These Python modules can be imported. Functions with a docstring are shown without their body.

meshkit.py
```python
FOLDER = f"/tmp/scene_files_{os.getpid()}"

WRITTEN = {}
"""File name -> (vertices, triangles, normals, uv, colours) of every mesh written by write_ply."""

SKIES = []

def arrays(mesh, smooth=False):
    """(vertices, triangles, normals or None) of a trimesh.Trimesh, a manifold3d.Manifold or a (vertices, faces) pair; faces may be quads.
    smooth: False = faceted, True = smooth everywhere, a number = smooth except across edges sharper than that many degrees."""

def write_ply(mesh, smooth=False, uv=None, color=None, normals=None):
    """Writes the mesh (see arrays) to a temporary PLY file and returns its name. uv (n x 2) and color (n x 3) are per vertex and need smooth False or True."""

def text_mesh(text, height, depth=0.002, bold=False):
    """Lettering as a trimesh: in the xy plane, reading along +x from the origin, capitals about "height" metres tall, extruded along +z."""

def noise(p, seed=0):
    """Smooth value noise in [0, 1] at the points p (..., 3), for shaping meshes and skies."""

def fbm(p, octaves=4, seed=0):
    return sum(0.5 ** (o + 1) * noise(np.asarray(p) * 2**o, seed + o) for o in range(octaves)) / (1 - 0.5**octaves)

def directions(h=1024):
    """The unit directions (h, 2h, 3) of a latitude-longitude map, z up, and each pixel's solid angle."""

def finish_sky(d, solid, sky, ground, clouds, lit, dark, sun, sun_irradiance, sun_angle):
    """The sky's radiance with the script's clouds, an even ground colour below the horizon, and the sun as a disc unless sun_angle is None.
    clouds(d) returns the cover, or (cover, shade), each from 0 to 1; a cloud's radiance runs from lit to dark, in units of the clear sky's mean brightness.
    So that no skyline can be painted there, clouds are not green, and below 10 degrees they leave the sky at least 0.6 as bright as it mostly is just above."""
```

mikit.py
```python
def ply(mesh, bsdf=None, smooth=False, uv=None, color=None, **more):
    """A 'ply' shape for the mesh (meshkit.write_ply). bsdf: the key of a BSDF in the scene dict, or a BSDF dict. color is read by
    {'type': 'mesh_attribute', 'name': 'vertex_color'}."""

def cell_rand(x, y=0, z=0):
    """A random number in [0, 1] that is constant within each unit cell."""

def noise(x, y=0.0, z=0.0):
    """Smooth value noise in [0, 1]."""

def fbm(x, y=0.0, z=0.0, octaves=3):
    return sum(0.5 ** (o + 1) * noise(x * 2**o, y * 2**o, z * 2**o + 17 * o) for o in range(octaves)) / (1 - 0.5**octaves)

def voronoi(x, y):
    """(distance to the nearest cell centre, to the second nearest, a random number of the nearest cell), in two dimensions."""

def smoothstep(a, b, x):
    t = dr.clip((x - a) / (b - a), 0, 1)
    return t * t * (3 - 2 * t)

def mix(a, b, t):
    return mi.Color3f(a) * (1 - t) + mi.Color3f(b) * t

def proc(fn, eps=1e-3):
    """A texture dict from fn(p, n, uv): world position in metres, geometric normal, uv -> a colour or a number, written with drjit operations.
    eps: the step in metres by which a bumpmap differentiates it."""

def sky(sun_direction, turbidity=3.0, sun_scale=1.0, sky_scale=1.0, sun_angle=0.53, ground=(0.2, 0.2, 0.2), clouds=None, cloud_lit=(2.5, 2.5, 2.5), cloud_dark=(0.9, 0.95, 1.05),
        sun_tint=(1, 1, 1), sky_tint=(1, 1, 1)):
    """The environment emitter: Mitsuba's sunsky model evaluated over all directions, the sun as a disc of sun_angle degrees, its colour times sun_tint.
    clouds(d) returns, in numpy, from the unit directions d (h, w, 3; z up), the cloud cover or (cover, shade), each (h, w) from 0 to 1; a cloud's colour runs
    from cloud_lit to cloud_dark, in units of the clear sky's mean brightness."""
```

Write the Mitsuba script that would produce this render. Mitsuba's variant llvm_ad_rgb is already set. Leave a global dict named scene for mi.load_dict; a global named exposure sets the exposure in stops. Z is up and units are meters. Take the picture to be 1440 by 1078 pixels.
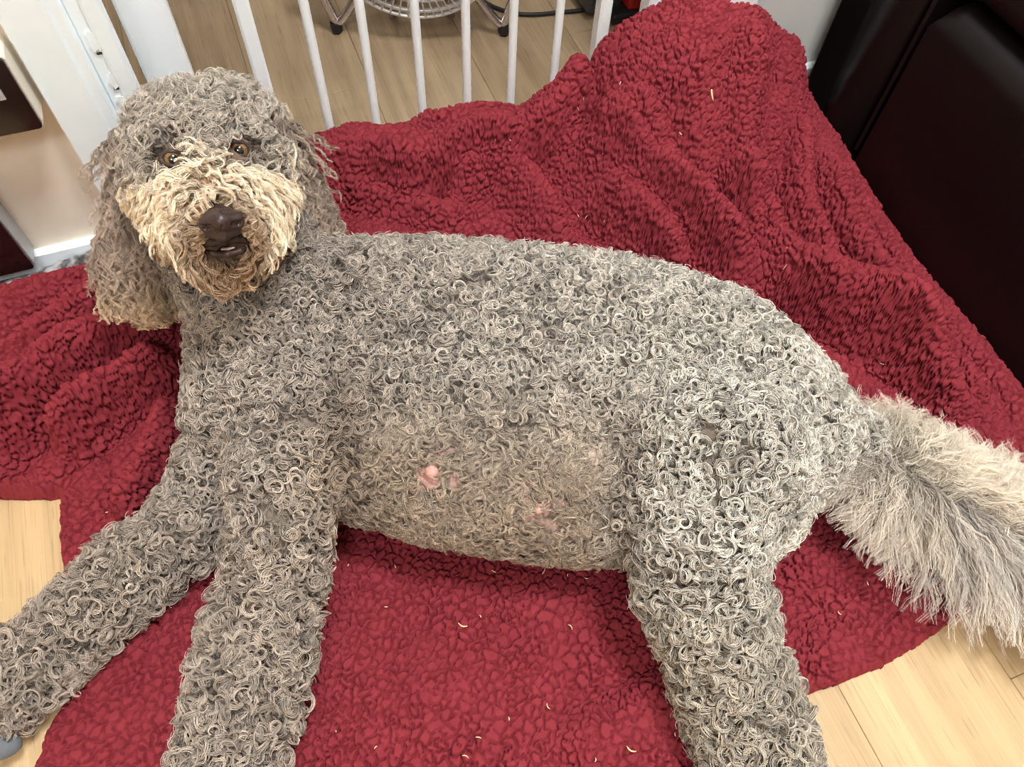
import math, os, tempfile
import numpy as np, trimesh, drjit as dr, mitsuba as mi, mikit, meshkit
from scipy.ndimage import map_coordinates, gaussian_filter
from scipy.spatial import cKDTree
from scipy.interpolate import RBFInterpolator
import shapely, shapely.geometry as sg

T = mi.ScalarTransform4f
rng = np.random.default_rng(7)
scene, labels = {}, {}

# ---------------------------------------------------------------- camera (world: x along the gate, y towards the gate, z up)
FOCAL, NADIR, HEIGHT, AZIMUTH = 1080.0, (678.0, 1185.0), 0.85, math.radians(23.7)
_d = np.array([NADIR[0] - 720, NADIR[1] - 539, FOCAL]); _d /= np.linalg.norm(_d)
_y = np.array([0, 0, 1.0]) + _d[2] * -_d; _y /= np.linalg.norm(_y)
_x = np.cross(_y, -_d)
_c, _s = math.cos(AZIMUTH), math.sin(AZIMUTH)
ROT = np.array([[_c, _s, 0], [-_s, _c, 0], [0, 0, 1]]) @ np.array([_x, _y, -_d])
EYE = np.array([0, 0, HEIGHT])
scene['camera'] = {'type': 'perspective', 'fov': math.degrees(2 * math.atan(720 / FOCAL)), 'fov_axis': 'x', 'near_clip': 0.05, 'far_clip': 50.0,
                   'to_world': T().look_at(EYE.tolist(), (EYE + ROT @ [0, 0, 1]).tolist(), (ROT @ [0, -1, 0]).tolist())}
# ---------------------------------------------------------------- light: flat square ceiling lamps (built below), given here: centre, half size, radiance
exposure = 1.1
LAMPS = [((0.55, 0.22, 2.36), 0.22, (43.5, 43.8, 44.0)), ((-0.55, -1.1, 2.36), 0.30, (15.0, 15.2, 15.4)), ((0.4, 2.3, 2.36), 0.25, (3.4, 3.4, 3.4))]


def ray(px, py):
    return ROT @ np.array([px - 720.0, py - 539.0, FOCAL])


def at(px, py, z):
    r = ray(px, py)
    return EYE + r * ((z - HEIGHT) / r[2])


def px_scale(px, py, z):
    return ray(px, py)[2] / (z - HEIGHT)


def proj(p):
    q = (np.asarray(p) - EYE) @ ROT
    return np.stack([720 + FOCAL * q[..., 0] / q[..., 2], 539 + FOCAL * q[..., 1] / q[..., 2]], -1)


# ---------------------------------------------------------------- helpers
def unit(v):
    v = np.asarray(v, float)
    return v / np.maximum(np.linalg.norm(v, axis=-1, keepdims=True), 1e-12)


def add(key, mesh, bsdf, smooth=30, **kw):
    n, k = 0, key
    while k in scene:
        n += 1
        k = f'{key}_{n:03d}'
    scene[k] = mikit.ply(mesh, bsdf, smooth, **kw)
    return k


def tag(key, label=None, category=None, group=None, kind=None):
    e = labels.setdefault(key, {})
    for a, b in (('label', label), ('category', category), ('group', group), ('kind', kind)):
        if b:
            e[a] = b


def bevel_box(lo, hi, c=0.002):
    lo, hi = np.asarray(lo, float), np.asarray(hi, float)
    c = min(c, 0.45 * (hi - lo).min())
    p = []
    for ax in range(3):
        o = [a for a in range(3) if a != ax]
        for e in (lo[ax], hi[ax]):
            for a in (lo[o[0]] + c, hi[o[0]] - c):
                for b in (lo[o[1]] + c, hi[o[1]] - c):
                    v = np.zeros(3); v[ax], v[o[0]], v[o[1]] = e, a, b
                    p.append(v)
    return trimesh.Trimesh(p).convex_hull


def round_box(lo, hi, r, n=3):
    lo, hi = np.asarray(lo, float), np.asarray(hi, float)
    s = trimesh.creation.icosphere(n, r).vertices
    p = np.vstack([s + [x, y, z] for x in (lo[0] + r, hi[0] - r) for y in (lo[1] + r, hi[1] - r) for z in (lo[2] + r, hi[2] - r)])
    return trimesh.Trimesh(p).convex_hull


def tube(points, r, sides=12, caps=True):
    p = np.asarray(points, float)
    r = np.broadcast_to(np.asarray(r, float), (len(p),))
    t = unit(np.gradient(p, axis=0))
    a = unit(np.cross(t[0], [0.3, 0.2, 0.9] if abs(t[0][2]) < 0.8 else [1, 0.1, 0]))
    A = []
    for k in range(len(p)):
        a = unit(a - t[k] * (a @ t[k]))
        A.append(a)
    A = np.array(A); B = np.cross(t, A)
    ang = np.arange(sides) * 2 * np.pi / sides
    v = p[:, None] + r[:, None, None] * (np.cos(ang)[None, :, None] * A[:, None] + np.sin(ang)[None, :, None] * B[:, None])
    i, j = np.meshgrid(np.arange(len(p) - 1), np.arange(sides), indexing='ij')
    q = np.stack([i * sides + j, i * sides + (j + 1) % sides, (i + 1) * sides + (j + 1) % sides, (i + 1) * sides + j], -1).reshape(-1, 4)
    f = np.vstack([q[:, [0, 1, 2]], q[:, [0, 2, 3]]])
    v = v.reshape(-1, 3)
    if caps:
        n = len(v); j = np.arange(sides)
        v = np.vstack([v, p[:1], p[-1:]])
        f = np.vstack([f, np.stack([j * 0 + n, (j + 1) % sides, j], 1), np.stack([j * 0 + n + 1, n - sides + j, n - sides + (j + 1) % sides], 1)])
    return trimesh.Trimesh(v, f, process=False)


def spline(pts, n=24):
    p = np.asarray(pts, float)
    from scipy.interpolate import CubicSpline
    d = np.r_[0, np.cumsum(np.linalg.norm(np.diff(p, axis=0), axis=1))]
    return CubicSpline(d, p)(np.linspace(0, d[-1], n))


def surface_nets(F, origin, h):
    """The zero surface of the grid F (negative inside) as a triangle mesh."""
    s = F < 0
    nx, ny, nz = F.shape
    acc = np.zeros((nx - 1, ny - 1, nz - 1, 3)); cnt = np.zeros((nx - 1, ny - 1, nz - 1))
    for ax in range(3):
        lo = [slice(None)] * 3; hi = [slice(None)] * 3
        lo[ax], hi[ax] = slice(0, -1), slice(1, None)
        a, b = F[tuple(lo)], F[tuple(hi)]
        idx = np.argwhere((a < 0) != (b < 0))
        av, bv = a[tuple(idx.T)], b[tuple(idx.T)]
        pos = idx.astype(float); pos[:, ax] += av / (av - bv)
        o = [k for k in range(3) if k != ax]
        for u in (0, 1):
            for w in (0, 1):
                c = idx.copy(); c[:, o[0]] -= u; c[:, o[1]] -= w
                ok = ((c >= 0) & (c < np.array(acc.shape[:3]))).all(1)
                np.add.at(acc, tuple(c[ok].T), pos[ok]); np.add.at(cnt, tuple(c[ok].T), 1)
    cells = np.argwhere(cnt > 0)
    num = -np.ones(cnt.shape, int); num[tuple(cells.T)] = np.arange(len(cells))
    v = acc[tuple(cells.T)] / cnt[tuple(cells.T)][:, None] * h + origin
    quads = []
    for ax in range(3):
        o = [(ax + 1) % 3, (ax + 2) % 3]
        lo = [slice(None)] * 3; hi = [slice(None)] * 3
        lo[ax], hi[ax] = slice(0, -1), slice(1, None)
        a, b = F[tuple(lo)] < 0, F[tuple(hi)] < 0
        for inside in (True, False):
            idx = np.argwhere((a != b) & (a == inside))
            idx = idx[(idx[:, o[0]] > 0) & (idx[:, o[1]] > 0) & (idx[:, o[0]] < F.shape[o[0]] - 1) & (idx[:, o[1]] < F.shape[o[1]] - 1)]
            c = []
            for u, w in ((1, 1), (0, 1), (0, 0), (1, 0)):
                k = idx.copy(); k[:, o[0]] -= u; k[:, o[1]] -= w
                c.append(num[tuple(k.T)])
            q = np.stack(c, 1)
            quads.append(q if inside else q[:, ::-1])
    q = np.vstack(quads)
    return trimesh.Trimesh(v, np.vstack([q[:, [0, 1, 2]], q[:, [0, 2, 3]]]), process=False)


class Field:
    """A smooth union of tapered capsules on a grid."""

    def __init__(self, capsules, h, blend, pad=0.05):
        c = np.array([[*a, ra, *b, rb] for (a, ra, b, rb) in capsules])
        r = np.maximum(c[:, 3], c[:, 7])[:, None]
        lo = np.minimum(c[:, 0:3], c[:, 4:7]) - r; hi = np.maximum(c[:, 0:3], c[:, 4:7]) + r
        self.h, self.o = h, lo.min(0) - pad
        self.n = np.ceil((hi.max(0) + pad - self.o) / h).astype(int) + 1
        F = np.full(self.n, 9.0, np.float32)
        for k in range(len(c)):
            i0 = np.maximum(((lo[k] - pad - self.o) / h).astype(int), 0); i1 = np.minimum(((hi[k] + pad - self.o) / h).astype(int) + 2, self.n)
            g = np.stack(np.meshgrid(*[self.o[d] + h * np.arange(i0[d], i1[d]) for d in range(3)], indexing='ij'), -1)
            a, ra, b, rb = c[k, :3], c[k, 3], c[k, 4:7], c[k, 7]
            ab = b - a; L = max(ab @ ab, 1e-9)
            t = np.clip((g - a) @ ab / L, 0, 1)
            d = np.linalg.norm(g - a - t[..., None] * ab, axis=-1) - (ra + (rb - ra) * t)
            s = tuple(slice(i0[d_], i1[d_]) for d_ in range(3))
            f = F[s]
            e = np.clip(0.5 + 0.5 * (f - d) / blend, 0, 1)
            F[s] = np.where(f > 5, d, f * (1 - e) + d * e - blend * e * (1 - e))
        self.F = F

    def at(self, p):
        return map_coordinates(self.F, ((p - self.o) / self.h).reshape(-1, 3).T, order=1, mode='nearest').reshape(p.shape[:-1])

    def grad(self, p, e=0.004):
        return unit(np.stack([self.at(p + np.eye(3)[k] * e) - self.at(p - np.eye(3)[k] * e) for k in range(3)], -1))

    def mesh(self):
        return surface_nets(self.F, self.o, self.h)


# ---------------------------------------------------------------- materials
def mat(name, color, rough=0.5, spec=0.5, **kw):
    scene[name] = {'type': 'twosided', 'bsdf': {'type': 'principled', 'base_color': color if isinstance(color, dict) else {'type': 'rgb', 'value': list(color)}, 'roughness': rough, 'specular': spec, **kw}}
    return name


def wood(width, x0, dark, light, seed):
    def fn(p, n, uv):
        k = dr.floor((p.x - x0) / width)
        r = mikit.cell_rand(k, dr.floor(p.y / 1.2 + mikit.cell_rand(k, seed)), seed)
        a = mikit.fbm(p.x * 55 + k * 7.3 + 3.0 * mikit.noise(p.x * 9, p.y * 2.2, seed), p.y * 2.6 + k * 3.1, seed, octaves=4)
        ring = 0.5 + 0.5 * dr.sin((p.x * 140 + 22 * mikit.noise(p.x * 7 + k * 5, p.y * 1.6, seed + 3)))
        fine = mikit.noise(p.x * 900, p.y * 14, seed + 5)
        pore = mikit.smoothstep(0.72, 0.95, mikit.noise(p.x * 700, p.y * 25, seed + 9))
        t = 0.25 * r + 0.45 * a + 0.16 * ring + 0.22 * fine
        return mikit.mix(dark, light, dr.clip(t, 0, 1)) * (1 - 0.18 * pore)
    return mikit.proc(fn)


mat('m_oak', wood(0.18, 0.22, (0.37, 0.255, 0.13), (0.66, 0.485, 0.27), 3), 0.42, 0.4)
mat('m_oak_hall', wood(0.185, 0.0, (0.17, 0.115, 0.065), (0.44, 0.33, 0.205), 11), 0.42, 0.4)  # same laminate as the front; the hall's dimmer light is put into its colour
mat('m_joint', (0.17, 0.12, 0.07), 0.8, 0.2)
mat('m_wall', mikit.proc(lambda p, n, uv: mikit.mix((0.66, 0.59, 0.50), (0.72, 0.65, 0.55), mikit.fbm(p.x * 30, p.y * 30, p.z * 30))), 0.75, 0.2)
mat('m_wall_shade_painted', (0.52, 0.54, 0.52), 0.75, 0.2)  # white wall in shadow: the shade is put into this grey
mat('m_ceiling', (0.75, 0.75, 0.73), 0.9, 0.1)
mat('m_white', mikit.proc(lambda p, n, uv: mikit.mix((0.74, 0.83, 0.87), (0.80, 0.88, 0.92), mikit.fbm(p.x * 40, p.y * 40, p.z * 14))), 0.35, 0.5)
mat('m_gate', (0.86, 0.92, 0.94), 0.3, 0.5)
mat('m_leather', mikit.proc(lambda p, n, uv: mikit.mix((0.0040, 0.0020, 0.0018), (0.0058, 0.003, 0.0026), mikit.fbm(p.x * 60, p.y * 60, p.z * 60))), 0.45, 0.28)
mat('m_plate', (0.008, 0.003, 0.003), 0.12, 0.5, clearcoat=0.6, clearcoat_gloss=0.9)
mat('m_cream', (0.66, 0.62, 0.54), 0.4, 0.5)
mat('m_greymetal', (0.34, 0.35, 0.35), 0.35, 0.5)
scene['m_chrome'] = {'type': 'twosided', 'bsdf': {'type': 'roughconductor', 'material': 'Cr', 'alpha': 0.12}}
mat('m_wire', (0.72, 0.73, 0.74), 0.32, 0.6, metallic=0.55)
mat('m_rubber', (0.012, 0.012, 0.013), 0.55, 0.4)
mat('m_redplastic', (0.32, 0.012, 0.010), 0.35, 0.5)
mat('m_darkplastic', (0.03, 0.035, 0.037), 0.4, 0.5)
mat('m_lampbody', (0.8, 0.8, 0.8), 0.5, 0.4)
mat('m_straw', (0.72, 0.55, 0.34), 0.6, 0.3)
mat('m_fluff', mikit.proc(lambda p, n, uv: mikit.mix((0.05, 0.05, 0.055), (0.42, 0.42, 0.43), mikit.smoothstep(.3, .7, mikit.fbm(p.x * 90, p.y * 60, p.z * 60)))), 0.9, 0.1)

# ---------------------------------------------------------------- room
WALL_Y = 0.82


def struct(key, mesh, bsdf, label=None, smooth=False):
    add(key, mesh, bsdf, smooth)
    tag(key, label, kind='structure')


struct('floor', bevel_box([-2.2, -2.6, -0.06], [1.75, 0.87, -0.0035], 0.001), 'm_joint', 'light oak laminate floor')
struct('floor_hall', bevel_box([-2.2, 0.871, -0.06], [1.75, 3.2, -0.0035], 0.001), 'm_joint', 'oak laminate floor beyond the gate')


def plank(parent, bsdf, x0, x1, y0, y1):
    g = 0.0003
    k = add(parent + '__plank', bevel_box([x0 + g, y0 + g, -0.012], [x1 - g, y1 - g, 0.0], 0.0005), bsdf, False)


for i in range(-13, 9):
    x0 = 0.22 + 0.18 * i
    e = [-2.6, -1.6 + 0.6 * ((i * 0.53) % 1.0), -0.5 + 0.6 * ((i * 0.37) % 1.0), 0.868]
    for a, b in zip(e[:-1], e[1:]):
        plank('floor', 'm_oak', max(x0, -2.2), min(x0 + 0.18, 1.75), a, b)
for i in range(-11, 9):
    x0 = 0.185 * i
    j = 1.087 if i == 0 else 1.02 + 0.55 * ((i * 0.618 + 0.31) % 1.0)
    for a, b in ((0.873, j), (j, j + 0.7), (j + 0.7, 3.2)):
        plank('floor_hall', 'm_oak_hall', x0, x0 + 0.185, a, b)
struct('ceiling', trimesh.creation.box(bounds=[[-2.2, -2.6, 2.4], [1.75, 3.2, 2.46]]), 'm_ceiling')
struct('wall_left', trimesh.creation.box(bounds=[[-2.2, WALL_Y, 0], [-0.15, WALL_Y + 0.11, 2.4]]), 'm_wall', 'beige wall left of the doorway')
struct('wall_right', trimesh.creation.box(bounds=[[0.64, WALL_Y + 0.01, 0], [1.75, WALL_Y + 0.12, 2.4]]), 'm_wall_shade_painted', 'white wall between doorway and sofa, its shadow painted in as grey')
struct('wall_over_doorway', trimesh.creation.box(bounds=[[-0.15, WALL_Y, 2.05], [0.64, WALL_Y + 0.11, 2.4]]), 'm_wall')
struct('wall_east', trimesh.creation.box(bounds=[[1.75, -2.6, 0], [1.85, 3.2, 2.4]]), 'm_wall')
struct('wall_west', trimesh.creation.box(bounds=[[-2.3, -2.6, 0], [-2.2, 3.2, 2.4]]), 'm_wall')
struct('wall_south', trimesh.creation.box(bounds=[[-2.2, -2.7, 0], [1.75, -2.6, 2.4]]), 'm_wall')
struct('wall_north', trimesh.creation.box(bounds=[[-2.2, 3.2, 0], [1.75, 3.3, 2.4]]), 'm_wall')
struct('baseboard_left', bevel_box([-2.2, WALL_Y - 0.014, 0], [-0.21, WALL_Y, 0.075], 0.004), 'm_white', 'white skirting board at the foot of the beige wall')
struct('baseboard_right', bevel_box([0.69, WALL_Y - 0.004, 0], [1.75, WALL_Y + 0.01, 0.078], 0.004), 'm_white', 'white skirting board beside the sofa')

# door frame: a moulded architrave, the lining with a stop strip and the flaked paint of old hinge recesses
prof = np.array([[0, 0], [0.058, 0], [0.058, -0.013], [0.055, -0.0165], [0.047, -0.0165], [0.0435, -0.0205], [0.0015, -0.0205], [0, -0.019]])
arch = trimesh.creation.extrude_polygon(sg.Polygon(prof), 2.05, engine='earcut')
a1 = arch.copy(); a1.apply_translation([-0.210, WALL_Y, 0])
struct('trim_1', a1, 'm_white', 'white painted door architrave beside the beige wall', 20)
a2 = arch.copy(); a2.vertices[:, 0] *= -1; a2.invert(); a2.apply_translation([0.69, WALL_Y + 0.01, 0])
struct('trim_2', a2, 'm_white', 'white painted door architrave behind the blanket mound', 20)
struct('trim_3', bevel_box([-0.152, WALL_Y - 0.008, 0], [-0.137, WALL_Y + 0.112, 2.05], 0.002), 'm_white', 'white door lining')
scene['trim_3__stop_strip'] = mikit.ply(bevel_box([-0.1375, WALL_Y - 0.012, 0], [-0.1185, WALL_Y + 0.012, 2.05], 0.003), 'm_white', False)
struct('trim_4', bevel_box([0.625, WALL_Y + 0.002, 0], [0.645, WALL_Y + 0.122, 2.05], 0.002), 'm_white')
rs = np.random.default_rng(5)
for k, (z, hh) in enumerate([(0.335, 0.030), (0.288, 0.024), (0.262, 0.02)]):
    # a chipped filler patch over an old hinge recess
    ang = np.sort(rs.uniform(0, 2 * np.pi, 11)); rr = rs.uniform(0.45, 1.0, 11)
    poly = sg.Polygon(np.c_[0.0075 * rr * np.cos(ang), hh / 2 * rr * np.sin(ang)]).buffer(0.0004)
    m = trimesh.creation.extrude_polygon(poly, 0.0014, engine='earcut')
    m.vertices = np.c_[m.vertices[:, 0] - 0.140, WALL_Y - 0.0085 - m.vertices[:, 2], m.vertices[:, 1] + z]
    m.invert()
    add('trim_3__paint_chip', m, 'm_white', False)
    if k < 2:
        sl_ = bevel_box([-.143, WALL_Y - .0098, z - hh / 2 + .001], [-.1375, WALL_Y - .0078, z - hh / 2 + .0032], .0004)
        add('trim_3__recess_shade', sl_, 'm_rubber', False)  # added dark sliver standing in for the shade of a recess under the chip

# ceiling lamps
for k, (c, s, L) in enumerate(LAMPS):
    key = 'ceiling_lamp' + (f'_{k:03d}' if k else '')
    scene[key + '__frame'] = mikit.ply(bevel_box([c[0] - s - .02, c[1] - s - .02, c[2] + .004], [c[0] + s + .02, c[1] + s + .02, 2.4], .004), 'm_lampbody', False)
    scene[key + '__diffuser'] = mikit.ply(trimesh.creation.box(bounds=[[c[0] - s, c[1] - s, c[2] - .004], [c[0] + s, c[1] + s, c[2] + .003]]), 'm_lampbody', False, emitter={'type': 'area', 'radiance': {'type': 'rgb', 'value': list(L)}})
    tag(key, 'square white ceiling lamp out of the frame, ' + ('above the sofa side of the dog', 'behind the camera', 'in the room beyond the gate')[k], 'lamp')

# ---------------------------------------------------------------- safety gate
GY = 0.90
tag('safety_gate', 'white metal safety gate with upright bars across the doorway behind the dog', 'gate')
add('safety_gate__wall_post', bevel_box([-0.1175, GY - .014, 0.004], [-0.0635, GY + .014, 0.78], .003), 'm_gate', False)
add('safety_gate__wall_post', bevel_box([0.565, GY - .014, 0.004], [0.62, GY + .014, 0.78], .003), 'm_gate', False)
add('safety_gate__frame_upright', bevel_box([0.006, GY - .011, 0.03], [0.0245, GY + .011, 0.77], .003), 'm_gate', False)
add('safety_gate__frame_upright', bevel_box([0.490, GY - .011, 0.03], [0.5085, GY + .011, 0.77], .003), 'm_gate', False)
for x in (0.081, 0.148, 0.218, 0.287, 0.356, 0.425):
    add('safety_gate__bar', tube([[x + .006, GY, z] for z in np.linspace(0.03, 0.76, 4)], .0062, 14), 'm_gate', 40)
add('safety_gate__rail', bevel_box([0.006, GY - .011, 0.022], [0.5085, GY + .011, 0.036], .003), 'm_gate', False)
add('safety_gate__rail', bevel_box([0.006, GY - .011, 0.75], [0.5085, GY + .011, 0.772], .003), 'm_gate', False)
add('safety_gate__base_rail', bevel_box([-0.118, GY - .012, 0.002], [0.62, GY + .012, 0.022], .003), 'm_gate', False)

# ---------------------------------------------------------------- wall boxes at the left edge
def socket_box(name, x1, w, z0, z1, yf, side, label, cat):
    tag(name, label, cat)
    hgt = z1 - z0
    pl = sg.box(-w / 2, -hgt / 2, w / 2, hgt / 2).buffer(-.006).buffer(.006, quad_segs=6)
    def slab(poly, t, y):
        m = trimesh.creation.extrude_polygon(poly, t, engine='earcut')
        m.vertices = np.c_[x1 - w / 2 + m.vertices[:, 0], y - m.vertices[:, 2], (z0 + z1) / 2 + m.vertices[:, 1]]
        m.invert(); m.fix_normals()
        return m
    add(name + '__back_box', slab(pl, WALL_Y - yf - .004, WALL_Y), side, 30)
    add(name + '__front_plate', slab(pl.buffer(-.0015), .004, yf + .004), 'm_plate', 30)
    return slab


sl = socket_box('wall_socket', -0.2175, 0.150, 0.273, 0.359, 0.776, 'm_cream', 'cream wall box with a glossy dark brown front plate beside the white architrave', 'wall socket')
for dx in (-0.012, -0.07):
    m = sl(sg.box(-.006, -.010, .006, .010), .003, 0.777)
    m.apply_translation([0.045 + dx + 0.018, 0, 0.010])
    add('wall_socket__switch', m, 'm_greymetal', 30)
socket_box('wall_panel', -0.320, 0.150, 0.072, 0.200, 0.785, 'm_greymetal', 'dark brown panel with grey metal side low on the beige wall above the blanket', 'wall panel')

# ---------------------------------------------------------------- floor fan beyond the gate
tag('floor_fan', 'chrome floor fan with wire grille and black feet behind the gate bars', 'fan')
fe = unit([0.93, -0.35, 0]); fn_ = np.array([-fe[1], fe[0], 0]); fc = np.array([0.303, 1.19, 0.195]); FR = 0.150
fv = np.array([0, 0, 1.0])


def ring(rad, off, r, sides=8, n=72):
    a = np.linspace(0, 2 * np.pi, n + 1)
    return tube([fc + fn_ * off + rad * (np.cos(t) * fe + np.sin(t) * fv) for t in a], r, sides, caps=False)


for rad, off, r in ((FR, 0.0, .0042), (FR * .98, -0.022, .003), (FR * .70, -0.040, .0016), (FR * .35, -0.044, .0016), (FR * .98, 0.022, .003), (FR * .6, 0.045, .0016)):
    add('floor_fan__grille_ring', ring(rad, off, r), 'm_wire', True)
for k in range(60):
    a = 2 * np.pi * k / 60
    e = np.cos(a) * fe + np.sin(a) * fv
    add('floor_fan__grille_wire', tube(spline([fc + e * .04 - fn_ * .045, fc + e * FR * .7 - fn_ * .042, fc + e * FR * .99 - fn_ * .022, fc + e * FR * 1.03 + fn_ * 0.0], 9), .0013, 6), 'm_wire', True)
add('floor_fan__badge', tube([fc - fn_ * .048, fc - fn_ * .043], .043, 28), 'm_chrome', 30)
add('floor_fan__motor', tube([fc + fn_ * .01, fc + fn_ * .10], [.05, .045], 24), 'm_darkplastic', 30)
for k in range(4):
    a0 = k * np.pi / 2 + .3
    g = [[fc + rr * (np.cos(a0 + da + .25 * (rr / FR)) * fe + np.sin(a0 + da + .25 * (rr / FR)) * fv) + fn_ * (.012 * (da * 2 - .5) - .008) for da in np.linspace(0, 1.0, 7)] for rr in np.linspace(.035, FR * .9, 6)]
    g = np.array(g); nr, na = g.shape[:2]
    vv = np.vstack([g.reshape(-1, 3) - fn_ * .0008, g.reshape(-1, 3) + fn_ * .0008]); N = nr * na
    q = np.array([[i * na + j, i * na + j + 1, (i + 1) * na + j + 1, (i + 1) * na + j] for i in range(nr - 1) for j in range(na - 1)])
    add('floor_fan__blade', (vv, np.vstack([q, q[:, ::-1] + N])), 'm_chrome', 40)
FL, FRT = np.array([0.167, 1.240, 0]), np.array([0.443, 1.145, 0])
for foot, s in ((FL, -1), (FRT, 1)):
    pivot = fc + fe * s * (FR + .02)
    add('floor_fan__stand_tube', tube(spline([pivot + [0, 0, .02], pivot * .5 + (foot + [0, 0, .02]) * .5 + fe * s * .012 + [0, 0, .0], foot + [0, 0, .03] + fe * s * .003, foot + [0, 0, .022], foot * .85 + fc * .15 + [0, 0, .008], foot * .35 + (fc + fn_ * .07) * .65 - [0, 0, .12]], 40), .0075, 12), 'm_chrome', 40)
    add('floor_fan__foot', tube([foot + [0, 0, .0], foot + [0, 0, .005], foot + [0, 0, .02]], [.007, .0105, .0105], 6), 'm_rubber', 30)
# cable and red machine
cb = spline([at(880, -12, .012), at(840, 10, .006), at(780, 18, .005), at(735, 20, .005), at(700, 12, .005), at(660, -30, .005)], 40)
add('power_cable', tube(cb, .0035, 8), 'm_rubber', True)
tag('power_cable', 'thin black cable lying on the floor beyond the right side of the gate', 'cable')
tag('red_appliance', 'red and black floor appliance half hidden behind the blanket mound and gate post', 'appliance')
rp = at(893, 16, 0.02)
add('red_appliance__body', round_box([rp[0] - .014, rp[1] + .0, .02], [rp[0] + .10, rp[1] + .22, .20], .008, 2), 'm_redplastic', 40)
add('red_appliance__base', round_box([rp[0] - .045, rp[1] - .006, .003], [rp[0] + .10, rp[1] + .23, .022], .006, 2), 'm_rubber', 40)
add('red_appliance__side_unit', round_box([rp[0] - .085, rp[1] + .02, .012], [rp[0] - .015, rp[1] + .2, .13], .012, 2), 'm_darkplastic', 40)

# ---------------------------------------------------------------- sofa
tag('leather_sofa', 'dark brown leather sofa at the right edge beside the red blanket', 'sofa')
SX = 0.825
def panel(lo, hi, r):
    # upholstered panel: rounded above, straight down to the floor
    a = round_box(lo, hi, r)
    b = trimesh.creation.box(bounds=[[lo[0], lo[1] + .004, .003], [hi[0], hi[1] - .004, hi[2] - r]])
    return trimesh.Trimesh(np.vstack([a.vertices[a.vertices[:, 2] > hi[2] - r - 1e-6], b.vertices])).convex_hull


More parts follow.
